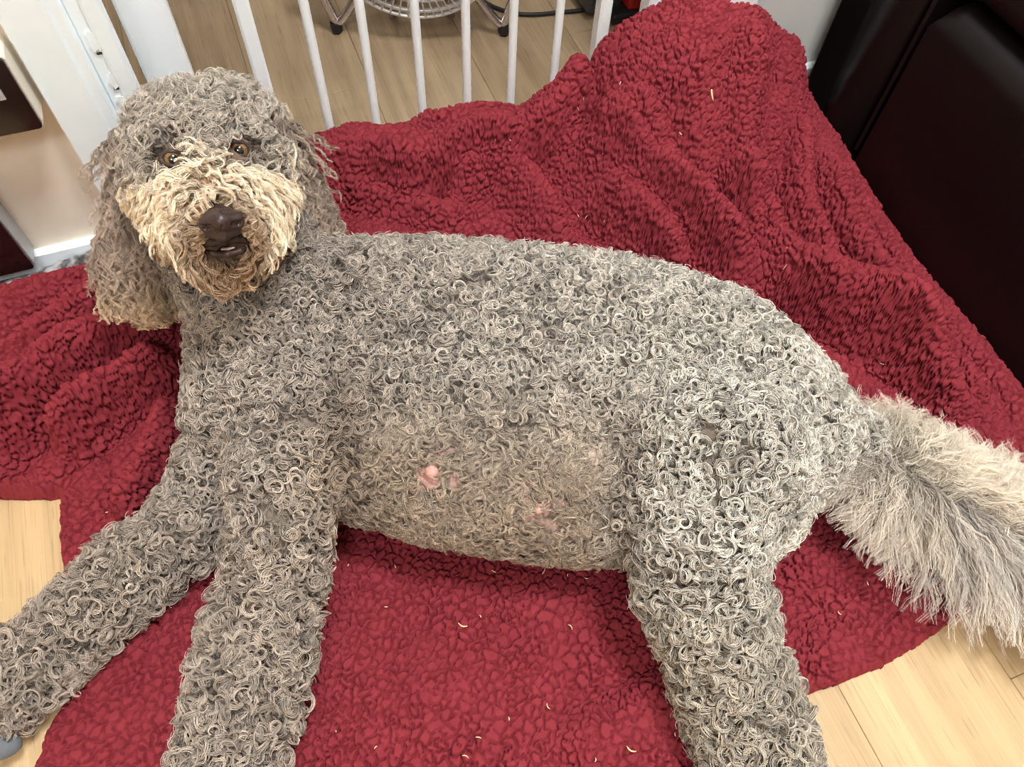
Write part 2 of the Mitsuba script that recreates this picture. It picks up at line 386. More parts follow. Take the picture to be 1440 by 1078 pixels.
add('leather_sofa__base', panel([SX + .002, -1.10, 0.03], [1.62, 0.646, 0.300], .036), 'm_leather', 40)
add('leather_sofa__seat_cushion', round_box([SX + .012, -0.30, 0.308], [1.45, 0.640, 0.455], .03), 'm_leather', 40)
add('leather_sofa__seat_cushion', round_box([SX + .012, -1.08, 0.308], [1.45, -0.31, 0.455], .03), 'm_leather', 40)
add('leather_sofa__back', round_box([1.42, -1.10, 0.05], [1.70, 0.660, 0.88], .05), 'm_leather', 40)
add('leather_sofa__arm', panel([SX, 0.662, 0.03], [1.66, 0.800, 0.58], .022), 'm_leather', 40)
add('leather_sofa__arm', panel([SX, -1.25, 0.03], [1.66, -1.112, 0.58], .022), 'm_leather', 40)
add('leather_sofa__piping', tube([[SX + .006, 0.654, z] for z in np.linspace(.05, .50, 6)], .0035, 8), 'm_leather', True)

# ---------------------------------------------------------------- blanket
OUT = [(-90, 428, .07), (0, 399, .07), (55, 383, .074), (130, 366, .075), (200, 330, .078), (300, 272, .085), (390, 208, .09), (425, 187, .09), (440, 174, .10), (463, 164, .10), (497, 168, .10), (533, 182, .085),
       (563, 171, .10), (593, 165, .10), (633, 167, .10), (653, 155, .105), (673, 140, .11), (697, 134, .11), (717, 137, .105), (730, 143, .10), (753, 134, .11), (780, 128, .12), (800, 105, .135), (815, 93, .145),
       (840, 60, .165), (870, 35, .19), (905, 10, .22), (940, -1, .23), (985, -7, .235), (1040, -3, .225), (1070, 8, .20), (1095, 35, .165), (1115, 60, .14), (1127, 90, .11), (1136, 120, .08), (1140, 150, .06), (1160, 170, .055),
       (1190, 210, .05), (1230, 280, .045), (1260, 330, .04), (1300, 385, .04), (1340, 430, .04), (1390, 490, .04), (1440, 555, .04), (1500, 640, .02), (1530, 720, .015), (1460, 790, .015), (1400, 830, .014), (1330, 862, .013),
       (1290, 892, .013), (1240, 921, .013), (1180, 946, .013), (1130, 961, .013), (1060, 1000, .013), (990, 1120, .013), (900, 1180, .013), (600, 1180, .013), (300, 1180, .013), (30, 1180, .013), (58, 1078, .013), (76, 1030, .013), (108, 968, .014),
       (108, 900, .013), (100, 820, .013), (94, 760, .013), (91, 679, .022), (40, 678, .03), (0, 676, .032), (-90, 680, .03)]
def foot_of_sofa(o):
    # on the sofa side the cloth reaches the sofa's front
    r = ray(o[0], o[1]); p = EYE + r * (0.820 / r[0])
    return p if p[2] > .012 else at(o[0], o[1], .012)


OUTW = np.array([foot_of_sofa(o) if 1138 < o[0] < 1505 and 145 < o[1] < 650 else at(*o) for o in OUT])
poly = sg.Polygon(OUTW[:, :2]).buffer(0)
# inner height points: (pixel x, pixel y, height)
INN = [(300, 470, .02), (450, 450, .014), (600, 470, .014), (800, 520, .014), (1000, 600, .014), (700, 620, .014), (450, 650, .014), (640, 880, .013), (800, 950, .013), (500, 1000, .013), (240, 920, .013), (350, 860, .013),
       (160, 790, .013), (150, 700, .016), (60, 640, .03), (120, 580, .03), (40, 520, .035), (120, 440, .055), (230, 560, .022), (250, 640, .016), (700, 330, .03), (560, 310, .03), (850, 330, .03), (950, 380, .028), (1080, 420, .022), (1150, 500, .02), (1200, 560, .016),
       (1260, 550, .02), (1240, 640, .014), (1150, 800, .013), (1250, 830, .013), (1370, 640, .03), (470, 240, .075), (560, 230, .07), (660, 200, .085), (740, 200, .085), (800, 150, .105), (520, 290, .035), (800, 250, .055), (880, 250, .075),
       (900, 150, .165), (980, 100, .20), (1060, 90, .18), (1080, 180, .10), (960, 200, .13), (1000, 260, .085), (1050, 330, .055), (1130, 350, .04), (1100, 250, .06), (890, 90, .185), (1200, 400, .035), (1300, 470, .035), (850, 200, .105), (860, 130, .15)]
INW = np.array([at(*o) for o in INN])
ctrl = np.vstack([OUTW, INW])
rbf = RBFInterpolator(ctrl[:, :2], ctrl[:, 2], kernel='linear', smoothing=0.002)
GX0, GX1, GY0, GY1, GH = -0.62, 0.92, -0.30, 0.92, 0.004
gx, gy = np.arange(GX0, GX1, GH), np.arange(GY0, GY1, GH)
gg = np.stack(np.meshgrid(gx, gy, indexing='ij'), -1)
base = gaussian_filter(rbf(gg.reshape(-1, 2)).reshape(gg.shape[:2]), 3.0)
# folds: pixel polyline, height they lie at, crest height, width on the left and on the right of the way along them
FOLDS = [
    ([(805, 203), (845, 210), (883, 227), (944, 280), (1000, 307), (1054, 350), (1080, 380)], .07, .030, .018, .050),
    ([(987, 285), (1060, 297), (1084, 327), (1107, 357), (1167, 400), (1240, 450), (1290, 500)], .06, .030, .022, .030),
    ([(1085, 380), (1150, 425), (1230, 470), (1290, 510), (1330, 550), (1350, 600)], .04, .028, .035, .020),
    ([(1110, 170), (1120, 230), (1130, 300), (1180, 370), (1250, 435), (1310, 505), (1350, 560)], .06, .026, .022, .020),
    ([(1160, 200), (1190, 300), (1240, 370), (1300, 440), (1360, 520), (1420, 590)], .05, .022, .014, .016),
    ([(1030, 120), (1035, 180), (1045, 240), (1062, 285)], .10, .020, .03, .022),
    ([(955, 130), (985, 200), (1000, 255)], .13, .012, .03, .03),
    ([(40, 505), (60, 498), (100, 477), (150, 448), (200, 440)], .045, .042, .022, .030),
    ([(-30, 660), (7, 627), (67, 570), (134, 522), (200, 490), (262, 470)], .03, .054, .026, .022),
    ([(85, 650), (110, 620), (160, 576), (234, 526), (262, 510)], .025, .050, .022, .018),
    ([(175, 745), (187, 725), (214, 680), (240, 620), (260, 567)], .02, .036, .016, .016),
    ([(450, 205), (500, 215), (560, 222), (610, 222), (660, 205), (740, 205), (780, 188), (808, 160), (812, 120)], .085, .028, .04, .020),
    ([(480, 270), (520, 274), (560, 277), (620, 300)], .04, .022, .022, .02),
    ([(625, 285), (655, 255), (707, 248), (740, 265), (775, 305), (800, 345)], .045, .026, .02, .030),
    ([(830, 280), (870, 310), (920, 345), (960, 378)], .035, .024, .02, .02),
    ([(900, 275), (960, 325), (1010, 365), (1050, 400)], .035, .022, .018, .018),
    ([(440, 172), (500, 166), (520, 176)], .09, .012, .02, .02), ([(575, 168), (625, 166), (670, 140), (700, 132)], .10, .014, .02, .02), ([(1120, 60), (1100, 140), (1085, 200)], .12, .014, .02, .02),
    ([(1090, 770), (1150, 800), (1240, 800), (1320, 850)], .013, .014, .03, .03), ([(1130, 950), (1200, 880), (1290, 850)], .013, .008, .03, .03),
    ([(780, 1040), (870, 1000), (950, 955)], .013, .010, .012, .04), ([(520, 745), (500, 850), (470, 960)], .013, .006, .03, .03), ([(700, 830), (820, 860), (900, 900)], .013, .005, .04, .04),
    ([(430, 1010), (520, 990), (640, 1040)], .013, .005, .05, .05)]
hmac = base.copy()
flat = gg.reshape(-1, 2)
for pts, z, amp, wl, wr in FOLDS:
    w = np.array([at(px, py, z)[:2] for px, py in pts])
    w = spline(w, 4 * len(w))
    L = np.r_[0, np.cumsum(np.linalg.norm(np.diff(w, axis=0), axis=1))]
    best, side, par = np.full(len(flat), 9.0), np.zeros(len(flat)), np.zeros(len(flat))
    for k in range(len(w) - 1):
        ab = w[k + 1] - w[k]
        t = np.clip((flat - w[k]) @ ab / (ab @ ab), 0, 1)
        dv = flat - w[k] - t[:, None] * ab
        d = np.linalg.norm(dv, axis=1)
        m = d < best
        best[m] = d[m]; side[m] = (ab[0] * dv[:, 1] - ab[1] * dv[:, 0])[m]; par[m] = L[k] + t[m] * (L[k + 1] - L[k])
    wid = 1.0 * np.where(side > 0, wl, wr)
    s = par / L[-1]
    taper = np.clip(np.minimum(s, 1 - s) / 0.18, 0, 1); taper = 0.15 + 0.85 * taper * taper * (3 - 2 * taper)
    prof_ = (1.75 if amp > .0145 else 1.2) * np.exp(-(best / wid) ** 2) - 0.42 * np.exp(-((best - 1.7 * wid) / (0.8 * wid)) ** 2)
    hmac += (amp * taper * prof_).reshape(hmac.shape)
# creases: the dark lines at the foot of the folds
CREASES = [([(563, 273), (620, 263), (653, 245), (687, 238), (740, 240), (787, 217), (823, 195)], .055, .026), ([(835, 197), (870, 214), (930, 262), (985, 293), (1050, 333)], .075, .026), ([(1068, 225), (1062, 262), (1075, 300), (1100, 330)], .08, .022),
           ([(1150, 444), (1220, 487), (1275, 520), (1324, 551)], .02, .018), ([(1318, 490), (1330, 535), (1345, 575)], .02, .016), ([(820, 110), (829, 150), (823, 190)], .10, .030), ([(60, 527), (120, 502), (180, 472), (230, 456)], .03, .024),
           ([(92, 645), (100, 612), (160, 563), (210, 530)], .022, .020), ([(1200, 285), (1250, 355), (1310, 428), (1370, 508), (1430, 588)], .025, .016), ([(845, 296), (900, 345), (940, 380)], .03, .016), ([(640, 275), (560, 268), (500, 262)], .05, .014),
           ([(1100, 345), (1160, 385), (1240, 432), (1290, 480)], .035, .016), ([(1085, 90), (1078, 150), (1070, 200)], .13, .014), ([(200, 745), (230, 690), (258, 640)], .014, .010)]
for pts, z, amp in CREASES:
    w = spline(np.array([at(px, py, z)[:2] for px, py in pts]), 6 * len(pts))
    d, k = cKDTree(w).query(flat, distance_upper_bound=.06)
    s = np.clip(k / (len(w) - 1), 0, 1); tp = np.clip(np.minimum(s, 1 - s) / .15, 0, 1)
    hmac -= np.where(np.isfinite(d), 1.3 * amp * (.2 + .8 * tp) * np.exp(-(np.where(np.isfinite(d), d, 9) / .011) ** 2), 0).reshape(hmac.shape)
hmac = np.maximum(gaussian_filter(hmac, 1.0), 0.010)


def blanket_h(xy):
    xy = np.asarray(xy, float)
    c = np.stack([(xy[..., 0] - GX0) / GH, (xy[..., 1] - GY0) / GH])
    return map_coordinates(hmac, c.reshape(2, -1), order=1, mode='nearest').reshape(xy.shape[:-1])


def build_blanket():
    H = 0.00125
    bx, by = np.arange(GX0, GX1, H), np.arange(GY0, 0.885, H)
    XY = np.stack(np.meshgrid(bx, by, indexing='ij'), -1)
    shapely.prepare(poly)
    flatxy = XY.reshape(-1, 2)
    # signed distance to the outline from a coarse grid
    cg = np.stack(np.meshgrid(np.arange(GX0, GX1 + .01, .006), np.arange(GY0, GY1 + .01, .006), indexing='ij'), -1)
    pts = shapely.points(cg.reshape(-1, 2))
    sd = shapely.distance(poly.exterior, pts) * np.where(shapely.contains(poly, pts), 1, -1)
    sd = sd.reshape(cg.shape[:2])
    S = map_coordinates(sd, np.stack([(flatxy[:, 0] - GX0) / .006, (flatxy[:, 1] - GY0) / .006]), order=1, mode='nearest')
    S = S + 0.0035 * (meshkit.fbm(np.c_[flatxy * 130, np.zeros(len(flatxy))], 2, 3) - .5)
    m0, m1 = -0.0105, 0.006
    keep = S > m0
    hm = blanket_h(flatxy)
    # where the dog lies on it the cloth cannot be seen; the sheet is kept, the pile is not refined there
    t = np.clip((S - m0) / (m1 - m0), 0, 1)
    rim = np.sqrt(np.clip(1 - (1 - t) ** 2, 0, 1))
    # woolly pile: round tufts with dark cracks between them, in a field of seeds
    cell = 0.0074
    # seeds spread evenly over the folded cloth: thrown at random, thinned to a least distance
    nc = int((GX1 - GX0) * (GY1 - GY0) / cell ** 2 * 7)
    sxy = np.c_[rng.uniform(GX0, GX1, nc), rng.uniform(GY0, GY1, nc)]
    gs = np.hypot(blanket_h(sxy + [.004, 0]) - blanket_h(sxy - [.004, 0]), blanket_h(sxy + [0, .004]) - blanket_h(sxy - [0, .004])) / .008
    ok = rng.uniform(0, 1, nc) < np.sqrt(1 + gs ** 2) / 2.6
    s3 = np.c_[sxy, blanket_h(sxy)][ok]
    order = rng.uniform(0, 1, len(s3))
    pr = cKDTree(s3).query_pairs(cell * .74, output_type='ndarray')
    lose = np.zeros(len(s3), bool)
    lose[np.where(order[pr[:, 0]] < order[pr[:, 1]], pr[:, 0], pr[:, 1])] = True
    seeds = s3[~lose]
    tree = cKDTree(seeds)
    warp = 0.0042 * (np.stack([meshkit.fbm(np.c_[flatxy * 170, np.zeros(len(flatxy))], 2, 11), meshkit.fbm(np.c_[flatxy * 170, np.zeros(len(flatxy))], 2, 23)], -1) - .5) * 2
    tuft = np.zeros(len(flatxy))
    idx = np.nonzero(keep)[0]
    dd, ii = tree.query(np.c_[flatxy[idx] + warp[idx], hm[idx]], k=2, workers=-1)
    e = (dd[:, 1] - dd[:, 0]) / cell
    sr = rng.uniform(0, 1, len(seeds))
    big = meshkit.fbm(np.c_[flatxy[idx] * 26, np.zeros(len(idx))], 2, 31)
    depth = 0.0072 + 0.0020 * np.clip((big - .30) / .35, 0, 1)
    round_ = np.clip((e - .03) / 0.26, 0, 1) ** 0.6
    tuft[idx] = depth * round_ * (0.62 + 0.5 * sr[ii[:, 0]]) + 0.0010 * (meshkit.noise(np.c_[flatxy[idx] * 520, np.zeros(len(idx))], 5) - .5)
    gxh = (blanket_h(flatxy + [.003, 0]) - blanket_h(flatxy - [.003, 0])) / .006
    gyh = (blanket_h(flatxy + [0, .003]) - blanket_h(flatxy - [0, .003])) / .006
    nrm = unit(np.stack([-gxh, -gyh, np.ones_like(gxh)], -1))
    v = np.c_[flatxy, hm * rim + 0.001] + nrm * (tuft * np.clip(rim, .25, 1) - .002)[:, None]
    v[:, 2] = np.maximum(v[:, 2], 0.0015)
    n1, n2 = len(bx), len(by)
    K = keep.reshape(n1, n2)
    c = np.argwhere(K[:-1, :-1] & K[1:, :-1] & K[1:, 1:] & K[:-1, 1:])
    a = c[:, 0] * n2 + c[:, 1]
    q = np.stack([a, a + n2, a + n2 + 1, a + 1], 1)
    # close it underneath: walls down from the rim, then a flat bottom
    ed = np.vstack([q[:, [0, 1]], q[:, [1, 2]], q[:, [2, 3]], q[:, [3, 0]]])
    code = np.minimum(ed[:, 0], ed[:, 1]) * len(v) + np.maximum(ed[:, 0], ed[:, 1])
    _, first, cnt = np.unique(code, return_index=True, return_counts=True)
    be_ = ed[first[cnt == 1]]
    used = np.unique(be_)
    low_ = -np.ones(len(v), int); low_[used] = len(v) + np.arange(len(used))
    vb = v[used].copy(); vb[:, 2] = .0006
    wall = np.stack([be_[:, 1], be_[:, 0], low_[be_[:, 0]], low_[be_[:, 1]]], 1)
    ctr = np.array([[v[used, 0].mean(), v[used, 1].mean(), .0006]])
    n_all = len(v) + len(vb)
    fan = np.stack([low_[be_[:, 1]], low_[be_[:, 0]], np.full(len(be_), n_all)], 1)
    tri_ = np.vstack([q[:, [0, 1, 2]], q[:, [0, 2, 3]], wall[:, [0, 1, 2]], wall[:, [0, 2, 3]], fan])
    v = np.vstack([v, vb, ctr])
    live = np.unique(tri_); mp = -np.ones(len(v), int); mp[live] = np.arange(len(live))
    return v[live], mp[tri_]


bv, bq = build_blanket()
mat('m_blanket', mikit.proc(lambda p, n, uv: mikit.mix((0.180, 0.020, 0.029), (0.250, 0.032, 0.043), mikit.fbm(p.x * 60, p.y * 60, p.z * 60))), 0.85, 0.15, sheen=0.6, sheen_tint=0.7)

# ---------------------------------------------------------------- dog: the body as tapered limbs (pixel x, pixel y, height, radius in pixels)
def J(px, py, z, rp):
    return at(px, py, z), rp / px_scale(px, py, z)


CAP = {}


def limb(name, *js):
    thin = {'trunk': 5, 'front': 6, 'hind': 5}.get(name, 0)  # room for the coat
    js = [J(*j[:3], j[3] - thin) for j in js]
    for (a, ra), (b, rb) in zip(js[:-1], js[1:]):
        CAP.setdefault(name, []).append((a, ra, b, rb))


ST = [((372, 445, .150, 90), (352, 555, .125, 78)), ((480, 436, .150, 86), (470, 612, .120, 88)), ((620, 436, .150, 86), (612, 662, .112, 90)), ((760, 446, .150, 86), (745, 694, .108, 82)), ((885, 462, .150, 84), (860, 706, .108, 74)), ((1010, 502, .150, 84), (985, 660, .120, 84)), ((1108, 592, .140, 78), (1040, 690, .125, 82))]
low = [.072, .070, .075, .075, .072, .072, .070]
for k in range(len(ST) - 1):
    for f in np.linspace(0, 1, 5)[: 4 if k < len(ST) - 2 else 5]:
        D = np.array(ST[k][0]) * (1 - f) + np.array(ST[k + 1][0]) * f
        V = np.array(ST[k][1]) * (1 - f) + np.array(ST[k + 1][1]) * f
        limb('trunk', D, V)
        l = low[k] * (1 - f) + low[k + 1] * f
        limb('trunk', (D[0], D[1], l + .012, D[3] * .9), (V[0], V[1], l, V[3] * .9))
limb('hind', (962, 570, .178, 54), (1030, 640, .188, 86), (988, 745, .175, 72)); limb('hind', (1030, 640, .188, 86), (1046, 705, .150, 70)); limb('hind', (1060, 610, .16, 80), (1118, 632, .13, 62)); limb('hind', (968, 610, .178, 58), (964, 780, .150, 66))
limb('hind', (985, 750, .15, 82), (985, 830, .115, 72), (1010, 900, .09, 61), (1038, 970, .072, 60), (1068, 1050, .060, 57), (1092, 1120, .045, 52), (1116, 1175, .036, 46))
limb('hind', (985, 800, .07, 60), (1000, 900, .055, 50), (1020, 980, .048, 48), (1050, 1080, .042, 44))
limb('front', (415, 570, .155, 78), (402, 660, .15, 64), (396, 730, .135, 54), (391, 800, .10, 52), (366, 880, .075, 60), (352, 950, .062, 62), (336, 1020, .055, 58), (316, 1080, .05, 54), (285, 1150, .044, 52))
limb('front', (345, 600, .10, 72), (318, 660, .075, 56), (275, 732, .06, 48), (185, 806, .05, 47), (118, 868, .046, 44), (60, 925, .042, 44), (10, 965, .038, 44), (-40, 1000, .036, 44))
limb('neck', (375, 440, .17, 84), (340, 350, .22, 82), (300, 260, .26, 80))
limb('head', (288, 210, .262, 74), (300, 245, .275, 72)); limb('head', (250, 202, .262, 52), (332, 188, .262, 52))
limb('head', (232, 255, .285, 34), (262, 288, .305, 34)); limb('head', (362, 240, .285, 34), (345, 280, .305, 34))
limb('muzzle', (296, 235, .300, 48), (306, 290, .342, 34), (309, 306, .346, 25))
limb('muzzle', (285, 300, .318, 28), (292, 335, .335, 24)); limb('muzzle', (335, 295, .320, 30), (338, 330, .335, 24))
limb('chin', (312, 340, .290, 44), (318, 372, .305, 22)); limb('chin', (268, 332, .285, 32), (350, 326, .285, 32))
limb('tail', (1150, 600, .115, 44), (1205, 615, .095, 24), (1245, 650, .075, 19), (1300, 690, .06, 16), (1370, 735, .05, 14), (1440, 780, .045, 11))
ALL = [c for v in CAP.values() for c in v]
body = Field(ALL, 0.0055, 0.022)
bm = body.mesh()
trimesh.smoothing.filter_taubin(bm, iterations=6)

# blanket mesh: two sheets' worth of cloth is one thing
scene['fleece_blanket'] = mikit.ply((bv, bq), 'm_blanket', True)
tag('fleece_blanket', 'crumpled red woolly fleece blanket spread under the lying dog', 'blanket')


def px_dir(P, N, dx, dy):
    """World directions in the tangent plane that run along (dx, dy) in a view from above-front, at the points P."""
    q = (P - EYE) @ ROT
    dep = q[:, 2:3]
    right, down = ROT @ [1, 0, 0], ROT @ [0, 1, 0]
    d = dx[:, None] * right + dy[:, None] * down
    d = d - N * (d * N).sum(1, keepdims=True)
    return unit(d + 1e-6)


def group_dist(P, names):
    best = np.full(len(P), 9.0)
    for nme in names:
        for a, ra, b, rb in CAP[nme]:
            ab = b - a
            t = np.clip((P - a) @ ab / max(ab @ ab, 1e-12), 0, 1)
            best = np.minimum(best, np.linalg.norm(P - a - t[:, None] * ab, axis=1) - (ra + (rb - ra) * t))
    return best


def cast(field, px, py):
    d = unit(ray(px, py)); t = 0.25
    for _ in range(400):
        f = float(field.at((EYE + d * t)[None])[0])
        if f < 0.0003:
            break
        t += max(0.0008, min(f, 0.02) * 0.6)
    return EYE + d * t


# ears are flaps of their own
def ear_field(chains):
    c = []
    for ch in chains:
        js = [J(*j) for j in ch]
        for (a, ra), (b, rb) in zip(js[:-1], js[1:]):
            c.append((a, ra, b, rb))
    return Field(c, 0.004, 0.012)


EAR_CH = [[[(206, 192, .268, 22), (190, 250, .245, 26), (180, 320, .205, 28), (184, 380, .165, 28), (198, 420, .135, 24)], [(196, 190, .268, 24), (200, 300, .225, 20), (215, 380, .165, 24), (222, 420, .140, 20)]],
          [[(380, 184, .266, 20), (405, 235, .240, 25), (430, 285, .210, 24), (440, 318, .190, 18)], [(380, 184, .266, 20), (405, 270, .235, 20), (424, 320, .215, 16)]]]
EARS = [ear_field(c) for c in EAR_CH]
ears = [f.mesh() for f in EARS]

# face landmarks on the skin
EYES = [cast(body, 243, 224), cast(body, 337, 211)]
NOSE = J(311, 314, .366, 30)
MOUTH = J(317, 350, .345, 30)
TEATS = [cast(body, 608, 663), cast(body, 757, 715), cast(body, 850, 640)]

# ---------------------------------------------------------------- dog skin
vn = bm.vertex_normals
pv = proj(bm.vertices)
skin = np.tile([0.19, 0.155, 0.125], (len(pv), 1))
hd = np.minimum(group_dist(bm.vertices, ['muzzle', 'chin']), 9)
w_ = np.clip(1 - hd / .012, 0, 1)[:, None]
skin = skin * (1 - w_) + np.array([0.16, 0.105, 0.07]) * w_
w_ = np.clip(1.4 - np.linalg.norm(bm.vertices - MOUTH[0] - .4 * (NOSE[0] - MOUTH[0]), axis=1) / .030, 0, 1)[:, None]
skin = skin * (1 - w_) + np.array([0.075, 0.042, 0.03]) * w_
for tpos, rad, colr in zip(TEATS, (.024, .030, .030), ((.60, .30, .27), (.60, .33, .30), (.55, .44, .36))):
    w_ = (np.exp(-(np.linalg.norm(bm.vertices - tpos, axis=1) / rad) ** 2))[:, None]
    skin = skin * (1 - w_) + np.array(colr) * w_
w_ = (0.25 * np.exp(-((pv[:, 0] - 730) / 190) ** 2 - ((pv[:, 1] - 700) / 75) ** 2))[:, None]
skin = skin * (1 - w_) + np.array([.36, .28, .22]) * w_
mat('m_skin', {'type': 'mesh_attribute', 'name': 'vertex_color'}, 0.7, 0.2)
scene['dog__body'] = mikit.ply(bm, 'm_skin', True, color=skin)
tag('dog', 'large curly grey-brown dog with a cream muzzle lying on its side on the red blanket', 'dog')
mat('m_earskin', (0.10, 0.07, 0.055), 0.7, 0.2)
for k, m in enumerate(ears):
    scene['dog__ear' + ('_001' if k else '')] = mikit.ply(m, 'm_earskin', True)
    tag('dog__ear' + ('_001' if k else ''), 'long wavy ' + ('left hanging ear in the photo' if k == 0 else 'right hanging ear in the photo'))

mat('m_nose', mikit.proc(lambda p, n, uv: mikit.mix((0.022, 0.012, 0.011), (0.040, 0.022, 0.020), mikit.noise(p.x * 900, p.y * 900, p.z * 900))), 0.40, 0.4)
mat('m_lip', (0.028, 0.014, 0.011), 0.55, 0.35)
mat('m_mouth', (0.012, 0.005, 0.005), 0.5, 0.4)
mat('m_teeth', (0.34, 0.26, 0.24), 0.3, 0.5)
mat('m_teat', (0.56, 0.29, 0.25), 0.5, 0.4)
mat('m_eyeball', (0.05, 0.03, 0.022), 0.1, 0.5, clearcoat=1.0, clearcoat_gloss=0.97)
mat('m_iris', mikit.proc(lambda p, n, uv: mikit.mix((0.10, 0.050, 0.014), (0.26, 0.145, 0.042), mikit.noise(p.x * 1500, p.y * 1500, p.z * 1500))), 0.08, 0.5, clearcoat=1.0, clearcoat_gloss=0.98)
mat('m_pupil', (0.004, 0.004, 0.005), 0.05, 0.6, clearcoat=1.0, clearcoat_gloss=0.98)
mat('m_lid', (0.05, 0.030, 0.024), 0.5, 0.4)


def field_of(js, h, blend, cut=()):
    c = []
    for ch in js:
        q = [J(*j) for j in ch]
        for (a, ra), (b, rb) in zip(q[:-1], q[1:]):
            c.append((a, ra, b, rb))
    f = Field(c, h, blend, pad=0.012)
    if cut:
        g = np.stack(np.meshgrid(*[f.o[d] + h * np.arange(f.n[d]) for d in range(3)], indexing='ij'), -1)
        for j in cut:
            p, r = J(*j)
            d = np.linalg.norm(g - p, axis=-1) - r
            e = np.clip(0.5 + 0.5 * (-d - f.F) / .0015, 0, 1)
            f.F = f.F * (1 - e) + -d * e + .0015 * e * (1 - e)
    return f


NOSE_J = [[(291, 315, .367, 12), (311, 311, .372, 13), (332, 309, .367, 12)], [(299, 305, .368, 11), (321, 302, .368, 11)], [(309, 304, .362, 15), (308, 295, .353, 15)], [(297, 327, .358, 9), (313, 330, .361, 9), (330, 323, .358, 9)], [(312, 318, .356, 20), (313, 330, .348, 16)]]
nf = field_of(NOSE_J, 0.0010, 0.004)
g_ = np.stack(np.meshgrid(*[nf.o[d] + nf.h * np.arange(nf.n[d]) for d in range(3)], indexing='ij'), -1)
for way, rr_ in ((((289, 321), (295, 320)), .0030), (((335, 315), (329, 316)), .0030), (((285, 318), (289, 321)), .0018), (((339, 312), (335, 315)), .0018), (((312, 318), (313, 334)), .0011)):
    # nostrils, the slits at their sides and the groove between them
    a_, b_ = cast(nf, *way[0]), cast(nf, *way[1]); ab_ = b_ - a_
    t_ = np.clip((g_ - a_) @ ab_ / (ab_ @ ab_), 0, 1)
    d_ = rr_ - np.linalg.norm(g_ - a_ - t_[..., None] * ab_, axis=-1)
    e_ = np.clip(.5 + .5 * (d_ - nf.F) / .0010, 0, 1)
    nf.F = nf.F * (1 - e_) + d_ * e_ + .0010 * e_ * (1 - e_)
scene['dog__nose'] = mikit.ply(nf.mesh(), 'm_nose', True); tag('dog__nose', 'dark brown leathery nose')
lip1 = field_of([[(281, 346, .337, 4), (297, 341, .349, 5), (313, 339, .353, 5), (330, 336, .349, 5), (353, 340, .337, 4)], [(312, 330, .356, 6), (313, 338, .353, 5)]], .0012, .003)
scene['dog__lip'] = mikit.ply(lip1.mesh(), 'm_lip', True); tag('dog__lip', 'dark brown lip')
lip2 = field_of([[(283, 351, .332, 3.5), (300, 357, .339, 4), (320, 358, .341, 4.5), (338, 353, .339, 4), (353, 344, .332, 3.5)]], .0012, .003)
scene['dog__lip_001'] = mikit.ply(lip2.mesh(), 'm_lip', True); tag('dog__lip_001', 'dark brown lower lip')
mo = field_of([[(288, 348, .331, 7), (318, 350, .335, 9), (348, 342, .331, 7)]], .0016, .004)
scene['dog__mouth'] = mikit.ply(mo.mesh(), 'm_mouth', True); tag('dog__mouth', 'dark open mouth')
te = field_of([[(312, 350.5, .343, 1.7), (321, 350, .344, 1.9), (329, 348, .343, 1.6)]], .0007, .001)
scene['dog__teeth'] = mikit.ply(te.mesh(), 'm_teeth', True); tag('dog__teeth', 'pale row of lower teeth')
pad = field_of([[(-18, 1046, .030, 20), (4, 1047, .032, 18), (18, 1046, .030, 12)]], .002, .006)
mat('m_pad', (0.14, 0.16, 0.18), 0.7, 0.3)
scene['dog__paw_pad'] = mikit.ply(pad.mesh(), 'm_pad', True); tag('dog__paw_pad', 'grey-blue paw pad at the end of the left foreleg')
for k, (tp, r) in enumerate(zip(TEATS[:2], (.0068, .0050))):
    nn = body.grad(tp[None])[0]
    s = trimesh.creation.icosphere(3, r)
    s.vertices *= 1 + .10 * (meshkit.noise(s.vertices * 300, 4)[:, None] - .5)
    s.vertices -= np.outer(np.clip(s.vertices @ nn, None, 0), nn) * .4
    s.vertices += tp + nn * .004
    scene['dog__teat' + ('_001' if k else '')] = mikit.ply(s, 'm_teat', True)
    tag('dog__teat' + ('_001' if k else ''), 'pink bare teat')
